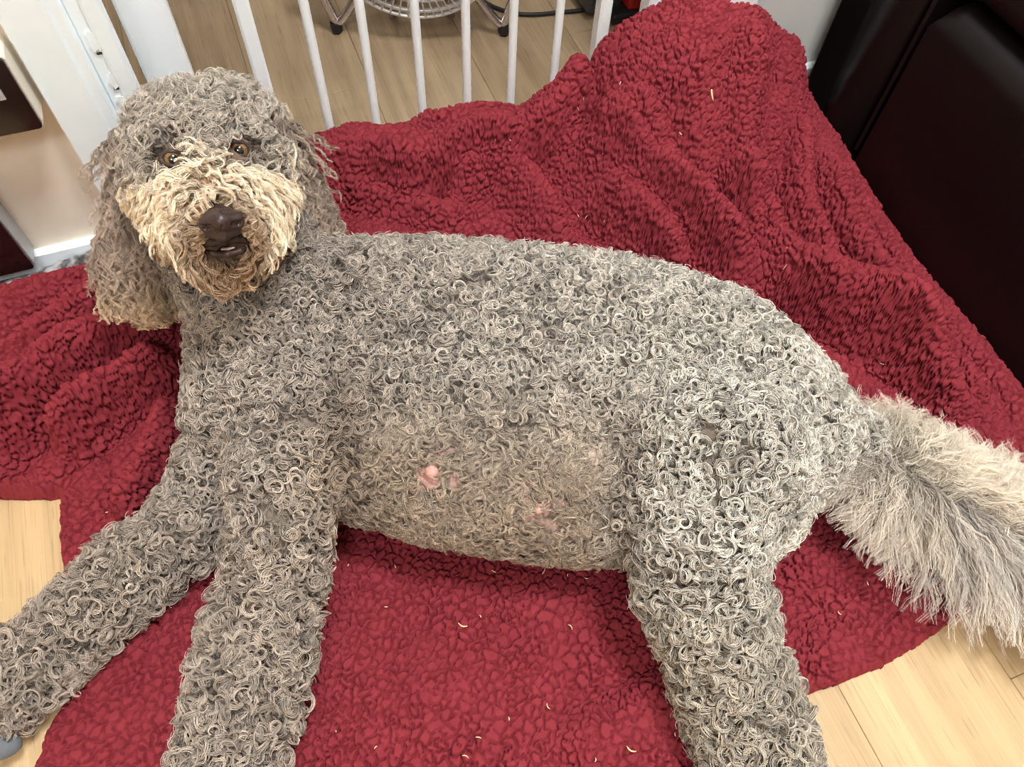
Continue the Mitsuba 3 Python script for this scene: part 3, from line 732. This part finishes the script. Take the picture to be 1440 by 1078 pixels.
for k, e in enumerate(EYES):
    view = unit(EYE - e)
    nn = unit(body.grad(e[None])[0] * 0.35 + view)
    if k == 0:
        nn = unit(nn + .10 * (ROT @ [1, 0, 0]))
    r = 0.0100
    c = e - nn * .0034
    key = 'dog__eye' + ('_001' if k else '')
    s = trimesh.creation.icosphere(4, r)
    s.vertices += c
    scene[key] = mikit.ply(s, 'm_eyeball', True)
    tag(key, ('amber eye on the left of the photo', 'amber eye on the right of the photo')[k])
    up_ = unit(np.cross(nn, ROT @ [1, 0, 0])); sd_ = np.cross(nn, up_)
    gaze = unit(view + .05 * up_)
    ga = unit(np.cross(gaze, sd_)); gb = np.cross(gaze, ga)

    def cap(rad, r0, r1, m, n=40, rows=8):
        th = np.linspace(math.asin(r0 / rad), math.asin(min(r1 / rad, .999)), rows)
        a = np.arange(n) * 2 * np.pi / n
        v = np.array([rad * (math.cos(t) * gaze + math.sin(t) * (math.cos(x) * ga + math.sin(x) * gb)) for t in th for x in a]) + c
        i, j = np.meshgrid(np.arange(rows - 1), np.arange(n), indexing='ij')
        q = np.stack([i * n + j, (i + 1) * n + j, (i + 1) * n + (j + 1) % n, i * n + (j + 1) % n], -1).reshape(-1, 4)
        return v, q
    scene[key + '__iris'] = mikit.ply(cap(r + .0002, .0010, .0072, 0), 'm_iris', True)
    scene[key + '__pupil'] = mikit.ply(cap(r + .00045, .00005, .0044, 0), 'm_pupil', True)
    # lids: a dark rim round the almond opening
    a = np.linspace(0, 2 * np.pi, 41)
    rim = np.array([c + nn * .0082 + .0100 * math.cos(t) * sd_ + .0066 * math.sin(t) * up_ - nn * .0042 * abs(math.cos(t)) for t in a])
    scene[key + '__lid'] = mikit.ply(tube(rim, .0024, 10, caps=False), 'm_lid', True)

# ---------------------------------------------------------------- fur
FUR = {}
TMP = tempfile.mkdtemp(prefix='fur_')


def push_out(C, fields, gap=.0012, floor=True):
    for f in fields:
        d = f.at(C)
        bad = d < gap
        bad[:, :1] = False
        if bad.any():
            p = C[bad]
            C[bad] = p + f.grad(p) * np.minimum(gap - d[bad], .02)[:, None]
    C[..., 0] = np.minimum(C[..., 0], .812)
    if floor:
        C[..., 2] = np.maximum(C[..., 2], blanket_h(C[..., :2]) * (C[..., 2] < .1) + .004)
    return C


def emit(part, C, rad, col):
    """C: strands x points x 3; rad: strands x points; col: strands x 3."""
    FUR.setdefault(part, []).append((C, rad, col))


def curls(part, P, N, R, turns, tilt, nstr, col, rad=.00042, lift=.006, spread=.0005, fields=(), K=12, jitter=.25):
    n = len(P)
    t = unit(np.cross(N, rng.normal(size=(n, 3)))); b = np.cross(N, t)
    tl = rng.uniform(*tilt, n); ph = rng.uniform(0, 2 * np.pi, n)
    ax = unit(N * np.cos(tl)[:, None] + (t * np.cos(ph)[:, None] + b * np.sin(ph)[:, None]) * np.sin(tl)[:, None])
    e1 = unit(np.cross(ax, rng.normal(size=(n, 3)))); e2 = np.cross(ax, e1) * rng.choice([-1, 1], n)[:, None]
    R = np.broadcast_to(R, (n,)) * rng.uniform(.72, 1.25, n); tn = rng.uniform(*turns, n)
    lf = lift * rng.uniform(.6, 1.5, n)
    s = np.linspace(0, 1, K - 2)
    out_c, out_r, out_k = [], [], []
    for k in range(nstr):
        u = (k - (nstr - 1) / 2) if nstr > 1 else 0
        off = u * spread * rng.uniform(.6, 1.4, n)
        rr = R * np.clip(1 + .055 * u + rng.normal(0, .07, n), .3, 2); th = 2 * np.pi * tn * (1 + rng.normal(0, .05, n))
        dphi = rng.normal(0, jitter * .6, n)
        rs_ = rr[:, None] * (1 - .55 * s[None])
        ang = dphi[:, None] + th[:, None] * s[None]
        zoff = off[:, None] * (1 - .55 * s[None] ** 2) + (.0065 * s[None]) * rng.uniform(.0, 1.4, n)[:, None]
        c = P[:, None] + N[:, None] * lf[:, None, None] + rs_[..., None] * (np.cos(ang)[..., None] * e1[:, None] + np.sin(ang)[..., None] * e2[:, None]) + zoff[..., None] * ax[:, None]
        root = P + rng.normal(0, .0012, (n, 3)) - N * .0015
        C = np.concatenate([root[:, None], (root * .55 + c[:, 0] * .45 + N * .0015)[:, None], c], 1)
        out_c.append(push_out(C, fields))
        out_r.append(np.broadcast_to(rad * np.r_[1, 1, 1 - .65 * s ** 2], (n, K)) * rng.uniform(.75, 1.25, n)[:, None])
        out_k.append(col * rng.uniform(.84, 1.18, n)[:, None])
    emit(part, np.concatenate(out_c), np.concatenate(out_r), np.concatenate(out_k))


def waves(part, P, N, D, L, lift, droop, amp, nw, nstr, col, wr=.0022, rad=.00036, fields=(), K=12, grav=0.0, tipcurl=0.0, bias=None):
    n = len(P)
    L = np.broadcast_to(L, (n,)) * rng.uniform(.75, 1.2, n)
    B = unit(np.cross(N, D)); s = np.linspace(0, 1, K)
    a = (lift * rng.uniform(.7, 1.3, n))[:, None] * (1 - s[None]) - droop * s[None]
    side = rng.normal(0, .22, n)[:, None] * (.4 + s[None])
    d = D[:, None] * (np.cos(a) * np.cos(side))[..., None] + N[:, None] * np.sin(a)[..., None] + B[:, None] * (np.cos(a) * np.sin(side))[..., None]
    d[..., 2] -= grav * s[None]
    if bias is not None:
        d += bias
    d = unit(d)
    ctr = P[:, None] + np.concatenate([np.zeros((n, 1, 3)), np.cumsum(d[:, :-1] * (L / (K - 1))[:, None, None], 1)], 1)
    nv = unit(np.cross(d, B[:, None])); bb = np.cross(d, nv)
    ph = rng.uniform(0, 2 * np.pi, n); w = 2 * np.pi * nw * rng.uniform(.7, 1.35, n); am = amp * rng.uniform(.5, 1.5, n)
    el = rng.uniform(.35, 1.0, n); sg_ = rng.choice([-1, 1], n)
    oc, orr, ok = [], [], []
    for k in range(nstr):
        th = ph[:, None] + rng.normal(0, .28, n)[:, None] + w[:, None] * (s[None] + tipcurl * s[None] ** 3) * (1 + rng.normal(0, .035, n))[:, None]
        A = am[:, None] * np.clip(s[None] * 3.0, 0, 1)
        r0 = wr * np.sqrt(rng.uniform(0, 1, n)); q = rng.uniform(0, 2 * np.pi, n); tp = 1 - .45 * s[None]
        C = ctr + bb * (A * np.cos(th) + (r0 * np.cos(q))[:, None] * tp)[..., None] + nv * (A * el[:, None] * sg_[:, None] * np.sin(th) + (r0 * np.sin(q))[:, None] * tp)[..., None]
        C[:, 0] -= N * .001
        oc.append(push_out(C, fields))
        orr.append(np.broadcast_to(rad * (1 - .7 * s ** 2), (n, K)) * rng.uniform(.7, 1.3, n)[:, None])
        ok.append(col * rng.uniform(.82, 1.2, n)[:, None])
    emit(part, np.concatenate(oc), np.concatenate(orr), np.concatenate(ok))


def tint(n, base, vary=.16, other=None, share=0.0):
    c = np.tile(np.asarray(base, float), (n, 1))
    if other is not None:
        m = rng.uniform(0, 1, (n, 1)) < share
        c = np.where(m, np.asarray(other, float), c)
    return c * rng.uniform(1 - vary, 1 + vary, (n, 1)) * (1 + rng.normal(0, .02, (n, 3)))


def lerp(a, b, t):
    return np.asarray(a)[None] * (1 - t[:, None]) + np.asarray(b)[None] * t[:, None]


# samples over the body, sorted into regions by the limb they belong to
area = bm.area
NS = int(area / 2.6e-5)
rs2 = np.random.default_rng(21)
tri = bm.triangles; fa = bm.area_faces / bm.area_faces.sum()
fi = rs2.choice(len(fa), NS, p=fa); uvw = rs2.dirichlet([1, 1, 1], NS)
SP = (tri[fi] * uvw[..., None]).sum(1); SN = unit((vn[bm.faces[fi]] * uvw[..., None]).sum(1))
ok = (SN[:, 2] > -.45) & (SP[:, 2] > .012)
SP, SN = SP[ok], SN[ok]
names = ['trunk', 'hind', 'front', 'neck', 'head', 'muzzle', 'chin', 'tail']
GD = np.stack([group_dist(SP, [k]) for k in names], 1)
reg = GD.argmin(1)
spx = proj(SP)
hidden_ear = np.minimum(EARS[0].at(SP), EARS[1].at(SP)) < -.002
eye_d = np.minimum(*[np.linalg.norm(SP - e, axis=1) for e in EYES])
nose_d = np.linalg.norm(SP - NOSE[0], axis=1); mouth_d = np.linalg.norm((SP - MOUTH[0]), axis=1)
mlip = np.minimum(lip1.at(SP), mo.at(SP))
teat_d = np.min([np.linalg.norm(SP - t, axis=1) / s for t, s in zip(TEATS, (.0125, .0135, .013))], 0)
keepall = ~hidden_ear & (eye_d > .0125) & (nf.at(SP) > .0035) & (mlip > .001)
is_muz = np.isin(reg, [5]) | ((reg == 4) & (spx[:, 1] > 244) & (SP[:, 2] > .27) & (np.abs(spx[:, 0] - 305) < 105))
yeye = 224 - (spx[:, 0] - 243) * .138
is_muz &= (spx[:, 1] > yeye + np.where(np.abs(spx[:, 0] - 292) < 18, 16, 30))
is_chin = (reg == 6) & keepall
is_head = np.isin(reg, [4, 5]) & ~is_muz & keepall
is_muz = is_muz & keepall
is_tail = (reg == 7) & keepall & (spx[:, 0] > 1238)
is_body = np.isin(reg, [0, 1, 2, 3]) | ((reg == 7) & ~is_tail)
ALLF = (body,)

# coat colours (linear), with some rump light and chest shade painted in
def coat(px):
    x, y = px[:, 0], px[:, 1]
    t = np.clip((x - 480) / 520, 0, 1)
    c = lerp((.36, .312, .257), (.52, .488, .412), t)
    belly = np.clip((y - 520) / 140, 0, 1) * np.clip((900 - x) / 60, 0, 1) * np.clip((x - 380) / 80, 0, 1)
    c = c * (1 - belly[:, None]) + np.array([.31, .245, .178]) * belly[:, None]
    legf = np.clip((y - 660) / 120, 0, 1) * np.clip((470 - x) / 40, 0, 1)
    c = c * (1 - legf[:, None]) + np.array([.39, .33, .265]) * legf[:, None]
    legh = np.clip((y - 780) / 160, 0, 1) * np.clip((x - 860) / 40, 0, 1)
    c = c * (1 - legh[:, None]) + np.array([.42, .372, .295]) * legh[:, None]
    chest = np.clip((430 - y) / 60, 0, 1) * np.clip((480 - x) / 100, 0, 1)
    # groin and behind the elbow: shade painted in, along with darker hair roots
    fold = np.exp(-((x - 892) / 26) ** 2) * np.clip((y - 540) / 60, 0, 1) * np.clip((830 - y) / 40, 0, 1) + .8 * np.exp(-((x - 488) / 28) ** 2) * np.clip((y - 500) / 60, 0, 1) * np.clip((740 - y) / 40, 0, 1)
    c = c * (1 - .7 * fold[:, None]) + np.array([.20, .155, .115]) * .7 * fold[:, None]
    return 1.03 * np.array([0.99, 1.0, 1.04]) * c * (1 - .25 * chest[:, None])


# body curls
sel = np.nonzero(is_body & (rs2.uniform(0, 1, len(SP)) < .62))[0]
y_, x_ = spx[sel, 1], spx[sel, 0]
bellyw = np.clip((y_ - 560) / 80, 0, 1) * np.clip((890 - x_) / 40, 0, 1) * np.clip((x_ - 480) / 60, 0, 1) * (reg[sel] == 0)
legw = ((reg[sel] == 2) & (y_ > 740)) | ((reg[sel] == 1) & (y_ > 830))
isb = (bellyw > rs2.uniform(0, 1, len(sel)))
core = sel[~isb & ~legw]
patch = meshkit.fbm(SP * 28, 2, 9)
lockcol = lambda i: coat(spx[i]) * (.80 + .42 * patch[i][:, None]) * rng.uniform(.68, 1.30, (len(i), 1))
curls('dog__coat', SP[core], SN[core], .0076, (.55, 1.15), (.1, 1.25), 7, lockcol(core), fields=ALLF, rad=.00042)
under = sel[~isb]
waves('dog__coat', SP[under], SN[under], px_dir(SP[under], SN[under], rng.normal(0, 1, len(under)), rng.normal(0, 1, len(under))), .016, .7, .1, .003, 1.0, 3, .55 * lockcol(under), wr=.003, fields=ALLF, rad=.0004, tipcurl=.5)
leg = sel[legw]
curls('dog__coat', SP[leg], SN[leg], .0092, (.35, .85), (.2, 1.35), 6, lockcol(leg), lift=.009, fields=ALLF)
pick = leg[rs2.uniform(0, 1, len(leg)) < .4]
fl = np.where(reg[pick] == 2, np.where(spx[pick, 0] < 300 - (spx[pick, 1] - 720) * .25, -.7, -.18), .25)
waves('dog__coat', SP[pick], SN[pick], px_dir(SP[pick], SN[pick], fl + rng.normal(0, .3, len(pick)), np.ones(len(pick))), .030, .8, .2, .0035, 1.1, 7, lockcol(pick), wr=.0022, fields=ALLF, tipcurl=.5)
be = sel[isb]
be = np.r_[be, be, be]
be = be[teat_d[be] > 1]
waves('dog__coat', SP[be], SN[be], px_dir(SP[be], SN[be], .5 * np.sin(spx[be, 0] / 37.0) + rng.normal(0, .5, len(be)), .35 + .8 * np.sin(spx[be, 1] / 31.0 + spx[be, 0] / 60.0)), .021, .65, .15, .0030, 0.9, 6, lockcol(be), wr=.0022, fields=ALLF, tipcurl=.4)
# head: loose curls on the crown, short dark hair round the eyes
hs = np.nonzero(is_head)[0]
tn_ = eye_d[hs] < .023
hs = hs[tn_ | (np.arange(len(hs)) % 2 == 0)]; tn_ = eye_d[hs] < .023
top = hs[~tn_]
hc = lerp((.40, .345, .285), (.47, .425, .36), np.clip((230 - spx[top, 1]) / 80, 0, 1)) * (.75 + .5 * patch[top][:, None]) * rng.uniform(.8, 1.2, (len(top), 1))
curls('dog__head_fur', SP[top], SN[top], .0085, (.6, 1.2), (.2, 1.3), 6, hc, lift=.010, fields=ALLF, rad=.00036)
pk = top[rs2.uniform(0, 1, len(top)) < .7]
waves('dog__head_fur', SP[pk], SN[pk], px_dir(SP[pk], SN[pk], (spx[pk, 0] - 285) / 80 + rng.normal(0, .5, len(pk)), (spx[pk, 1] - 205) / 110 + rng.normal(0, .4, len(pk))), .028, .9, -.1, .0045, 1.2, 7,
      tint(len(pk), (.43, .38, .32), .25), wr=.0024, fields=ALLF, rad=.00034, tipcurl=.5)
rimi = hs[tn_]
ne = np.argmin([np.linalg.norm(SP[rimi] - e, axis=1) for e in EYES], 0)
aw = spx[rimi] - proj(np.array(EYES))[ne]
waves('dog__head_fur', SP[rimi], SN[rimi], px_dir(SP[rimi], SN[rimi], aw[:, 0], aw[:, 1] * np.where(aw[:, 1] > 0, .6, 1)), .013, .5, .1, .0018, .8, 6, tint(len(rimi), (.13, .095, .07), .3, (.28, .23, .185), .3), wr=.0016, fields=ALLF, rad=.0003)
# muzzle: long wavy cream locks that part at the bridge of the nose and fall to both sides
mz = np.nonzero(is_muz)[0]
mx, my = spx[mz, 0], spx[mz, 1]
dx, dy = (mx - 306) / 40.0 * np.where(my > 330, .35, 1), np.maximum((my - 255) / 55.0 + .30, .12)
nearn = np.clip(1 - (nose_d[mz] - .020) / .028, 0, 1)
mc = lerp((.74, .635, .48), (.27, .175, .105), np.clip(nearn * 1.1 + .95 * np.clip((my - 312) / 22, 0, 1) * np.clip((62 - np.abs(mx - 316)) / 25, 0, 1), 0, 1)) * rng.uniform(.78, 1.18, (len(mz), 1))
Lm = .036 * (1 - .62 * nearn) * np.clip((eye_d[mz] - .006) / .026, .3, 1)
for rep in range(2):
    waves('dog__muzzle_fur', SP[mz], SN[mz], px_dir(SP[mz], SN[mz], dx + rng.normal(0, .35, len(mz)), dy + rng.normal(0, .3, len(mz))), Lm, .95, .25, .0030, 1.6, 7, mc, wr=.0018, fields=(body, nf, lip1, lip2), grav=.35, rad=.00034)
br = np.repeat(np.nonzero(np.isin(reg, [5]) & ~hidden_ear & (eye_d > .0125) & (nf.at(SP) > -.002) & (mlip > .001) & (nose_d < .052) & (spx[:, 1] < 335))[0], 5)
SPj = SP[br] + rng.normal(0, .0016, (len(br), 3)); SPj -= SN[br] * body.at(SPj)[:, None]
waves('dog__muzzle_fur', SPj, SN[br], px_dir(SPj, SN[br], (spx[br, 0] - 308) / 18 + rng.normal(0, .3, len(br)), -.5 + (spx[br, 1] - 290) / 30), .0125, .45, .1, .0012, .8, 7, tint(len(br), (.36, .23, .135), .25, (.58, .44, .28), .3), wr=.0016, fields=(body, nf), rad=.0003)
ch = np.nonzero(is_chin)[0]
for rep in range(2):
    waves('dog__muzzle_fur', SP[ch], SN[ch], px_dir(SP[ch], SN[ch], (spx[ch, 0] - 315) / 34 + rng.normal(0, .3, len(ch)), np.ones(len(ch))), .026, .55, .2, .0022, 1.2, 8, tint(len(ch), (.30, .17, .095), .25, (.50, .35, .22), .4), wr=.002, fields=(body, lip2, mo), grav=.2, rad=.00034)
# ears
for k, (m, f) in enumerate(zip(ears, EARS)):
    n = int(m.area / 2.6e-5)
    P, fi2 = trimesh.sample.sample_surface(m, n, seed=31 + k)
    P = np.asarray(P); N = m.face_normals[fi2]
    okk = body.at(P) > -.003
    P, N = P[okk], N[okk]
    q = proj(P)
    fx = np.where(q[:, 1] < 330, -.10, .10) if k == 0 else .45 * np.ones(len(P))
    tipw = np.clip((q[:, 1] - (300 if k == 0 else 250)) / 90, 0, 1)
    c = lerp((.31, .245, .195), (.50, .375, .245), tipw) * rng.uniform(.6, 1.4, (len(P), 1))
    left = max(1, 1)
    Le = np.clip(((455 if k == 0 else 345) - q[:, 1]) / 1500, .02, .075)
    waves('dog__ear' + ('_001' if k else '') + '__fur', P, N, px_dir(P, N, fx + rng.normal(0, .15, len(P)), np.ones(len(P))), Le, .10, .06, .0042, 2.2, 10, c, wr=.0020, fields=(body, f), grav=.35, rad=.00034, K=14, tipcurl=.35, bias=ROT @ [0.0 if k == 0 else .25, .7, 0])
# tail plume: hair fans out from both sides of the tail
core_px = [(1205, 612, .095), (1245, 648, .078), (1290, 682, .066), (1340, 712, .056), (1390, 742, .05), (1450, 785, .045), (1500, 830, .04)]
core_pts = spline([at(*c) for c in core_px], 200)
cdir = unit(np.gradient(core_pts, axis=0))


def plume(n, s0, s1, a0, a1, l0, l1, lift, col0, col1, spread=.36, droop=.3):
    t = rng.uniform(0, 1, n) ** .85
    s = s0 + (s1 - s0) * t
    k = np.clip((s * 199).astype(int), 0, 199)
    P = core_pts[k] + rng.normal(0, .006, (n, 3)); P[:, 2] = np.maximum(P[:, 2], .03)
    ang = np.radians(a0 + (a1 - a0) * t) + rng.normal(0, spread, n)
    U = np.tile([0, 0, 1.0], (n, 1))
    D = px_dir(P, U, np.cos(ang), np.sin(ang))
    col = lerp(col0, col1, np.clip(t * 1.6, 0, 1)) * rng.uniform(.70, 1.25, (n, 1))
    waves('dog__tail_fur', P, U, D, (l0 + (l1 - l0) * t), lift, droop, .0046, 2.7, 7, col, wr=.0058, fields=(body,), grav=.12, rad=.00034)


plume(900, .10, .85, -98, -10, .060, .098, .95, (.58, .52, .43), (.74, .67, .55))
plume(420, .10, .60, -60, 20, .06, .095, 1.25, (.55, .50, .41), (.70, .63, .52))
plume(420, .04, .30, 165, 112, .075, .125, .60, (.30, .26, .22), (.56, .50, .42))
plume(1000, .32, .95, 94, 20, .130, .170, .48, (.44, .40, .35), (.62, .57, .50), spread=.24)
LAB = {'dog__coat': 'grey-brown curls of the coat', 'dog__head_fur': 'pale grey curls on the crown', 'dog__muzzle_fur': 'wavy cream muzzle hair, brown at the chin', 'dog__tail_fur': 'long pale plume of the tail'}


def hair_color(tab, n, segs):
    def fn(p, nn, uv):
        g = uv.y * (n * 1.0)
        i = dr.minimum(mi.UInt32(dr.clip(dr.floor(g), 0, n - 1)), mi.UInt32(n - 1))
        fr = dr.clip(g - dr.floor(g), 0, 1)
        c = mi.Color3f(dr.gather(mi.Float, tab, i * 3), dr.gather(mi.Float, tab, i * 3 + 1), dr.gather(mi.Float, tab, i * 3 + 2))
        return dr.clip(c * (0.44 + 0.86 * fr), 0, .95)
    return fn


def clear_of_eyes(C):
    # hair does not hang in front of the eyes
    bad = np.zeros(C.shape[:2], bool)
    for e in EYES:
        ax = unit(EYE - e)
        q = C - e
        t = q @ ax
        bad |= (t > -.004) & (t < .08) & (np.linalg.norm((q - t[..., None] * ax) * [1, 1, 1], axis=-1) < .0086)
    return ~bad.any(1)


nstrand = 0
for part, lst in FUR.items():
    Ks = {c.shape[1] for c, _, _ in lst}
    assert len(Ks) == 1, part
    K = Ks.pop()
    C = np.concatenate([a for a, _, _ in lst]); Rr = np.concatenate([b for _, b, _ in lst]); col = np.concatenate([c for _, _, c in lst])
    if part in ('dog__head_fur', 'dog__muzzle_fur'):
        okm = clear_of_eyes(C); C, Rr, col = C[okm], Rr[okm], col[okm]
    n = len(C); nstrand += n
    dat = np.concatenate([C, Rr[..., None]], -1).reshape(-1)
    fn_name = os.path.join(TMP, part + '.txt')
    with open(fn_name, 'w') as out:
        one = '%.5f %.5f %.5f %.6f\n' * K + '\n'
        step = 4000
        for a in range(0, n, step):
            b = min(n, a + step)
            out.write((one * (b - a)) % tuple(dat[a * K * 4:b * K * 4].tolist()))
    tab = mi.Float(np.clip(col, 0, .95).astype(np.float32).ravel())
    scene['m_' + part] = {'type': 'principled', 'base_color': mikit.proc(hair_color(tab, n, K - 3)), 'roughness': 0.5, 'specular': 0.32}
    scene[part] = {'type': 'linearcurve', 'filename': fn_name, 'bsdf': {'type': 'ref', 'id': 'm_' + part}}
    tag(part, LAB.get(part, 'long wavy ear hair'), kind='stuff')
print('strands', nstrand, 'blanket tris', len(bq))

# grey fluffy bed peeping out at the wall under the blanket
rl = spline([(-.55, .781, .032), (-.42, .782, .034), (-.33, .783, .038), (-.27, .783, .050), (-.22, .783, .054), (-.16, .782, .050)], 60)
fm = tube(rl, .022, 28)
fm = trimesh.Trimesh(*trimesh.remesh.subdivide(fm.vertices, fm.faces), process=False)
fm.vertices += fm.vertex_normals * (.008 * (meshkit.fbm(fm.vertices * 120, 3, 2) - .4))[:, None]
fm.vertices[:, 2] = np.maximum(fm.vertices[:, 2], .001)
fm.vertices[:, 1] = np.minimum(fm.vertices[:, 1], .8045)
scene['pet_bed'] = mikit.ply(fm, 'm_fluff', True)
tag('pet_bed', 'grey mottled fluffy pet bed edge between the red blanket and the white skirting board', 'pet bed')

# straw bits on the blanket
BITS = [(1001, 133, 11, 1.5, 'thick pale straw piece on the mound of the red blanket'), (1270, 473, 15, .9, 'curved pale straw sliver on the blanket fold beside the sofa'), (650, 880, 14, .9, 'curved pale straw sliver on the blanket below the dog belly'),
        (887, 1055, 14, .9, 'long pale straw sliver on the blanket left of the hind leg'), (820, 155, 18, .7, 'long thin pale straw at the foot of the blanket mound')]
BITS += [(x, y, s, .65, None) for x, y, s in [(812, 150, 7), (983, 244, 7), (973, 265, 8), (957, 188, 6), (872, 117, 6), (1035, 276, 6), (1213, 318, 6), (1106, 350, 5), (1104, 392, 6), (770, 993, 9), (838, 1068, 5), (949, 1032, 5), (543, 853, 5), (472, 1026, 6), (528, 1050, 5),
         (655, 1062, 9), (673, 1036, 8), (556, 796, 6), (490, 794, 4), (694, 803, 8), (765, 803, 10), (798, 808, 5), (825, 813, 6), (676, 866, 4), (803, 880, 9), (1180, 862, 7), (1220, 820, 6), (111, 972, 9), (150, 720, 4), (195, 578, 6), (716, 195, 8), (695, 193, 7), (813, 303, 6), (825, 304, 6), (850, 310, 5), (716, 1010, 5), (460, 850, 4), (1104, 375, 5)]]
rb = np.random.default_rng(77)
for px, py, mm, rr, lab in BITS:
    z = .03
    for _ in range(12):
        p = at(px, py, z); z = .5 * z + .5 * (float(blanket_h(p[None, :2])[0]) + .0086)
    p = at(px, py, z)
    a = rb.uniform(0, 2 * np.pi); L = mm * .001 * .75; cv = rb.uniform(.2, .9) * rb.choice([-1, 1])
    e = np.array([math.cos(a), math.sin(a), 0]); f = np.array([-e[1], e[0], 0])
    s = np.linspace(-.5, .5, 7)
    xy = p[None, :2] + (s[:, None] * L * e + ((s ** 2) * L * cv)[:, None] * f)[:, :2]
    pts = np.c_[xy, blanket_h(xy) + .0086]
    key = add('straw_bit', tube(pts, rr * .001 * np.array([.5, .8, 1, 1, .9, .8, .4]), 6), 'm_straw', True)
    where = ('on the mound of the blanket near the gate' if py < 205 and px > 780 else 'on the blanket behind the dog near the sofa' if px > 860 and py < 450 else 'on the blanket just behind the dog back' if py < 450 else
             'on the blanket between hind leg and tail' if px > 1090 and py > 700 else 'on the blanket beside the forelegs at the left' if px < 300 else 'on the blanket right along the dog belly' if py < 830 else 'on the open stretch of blanket between the legs')
    tag(key, lab or 'tiny pale straw bit ' + where, 'straw', None if lab else 'tiny straw bits ' + where)
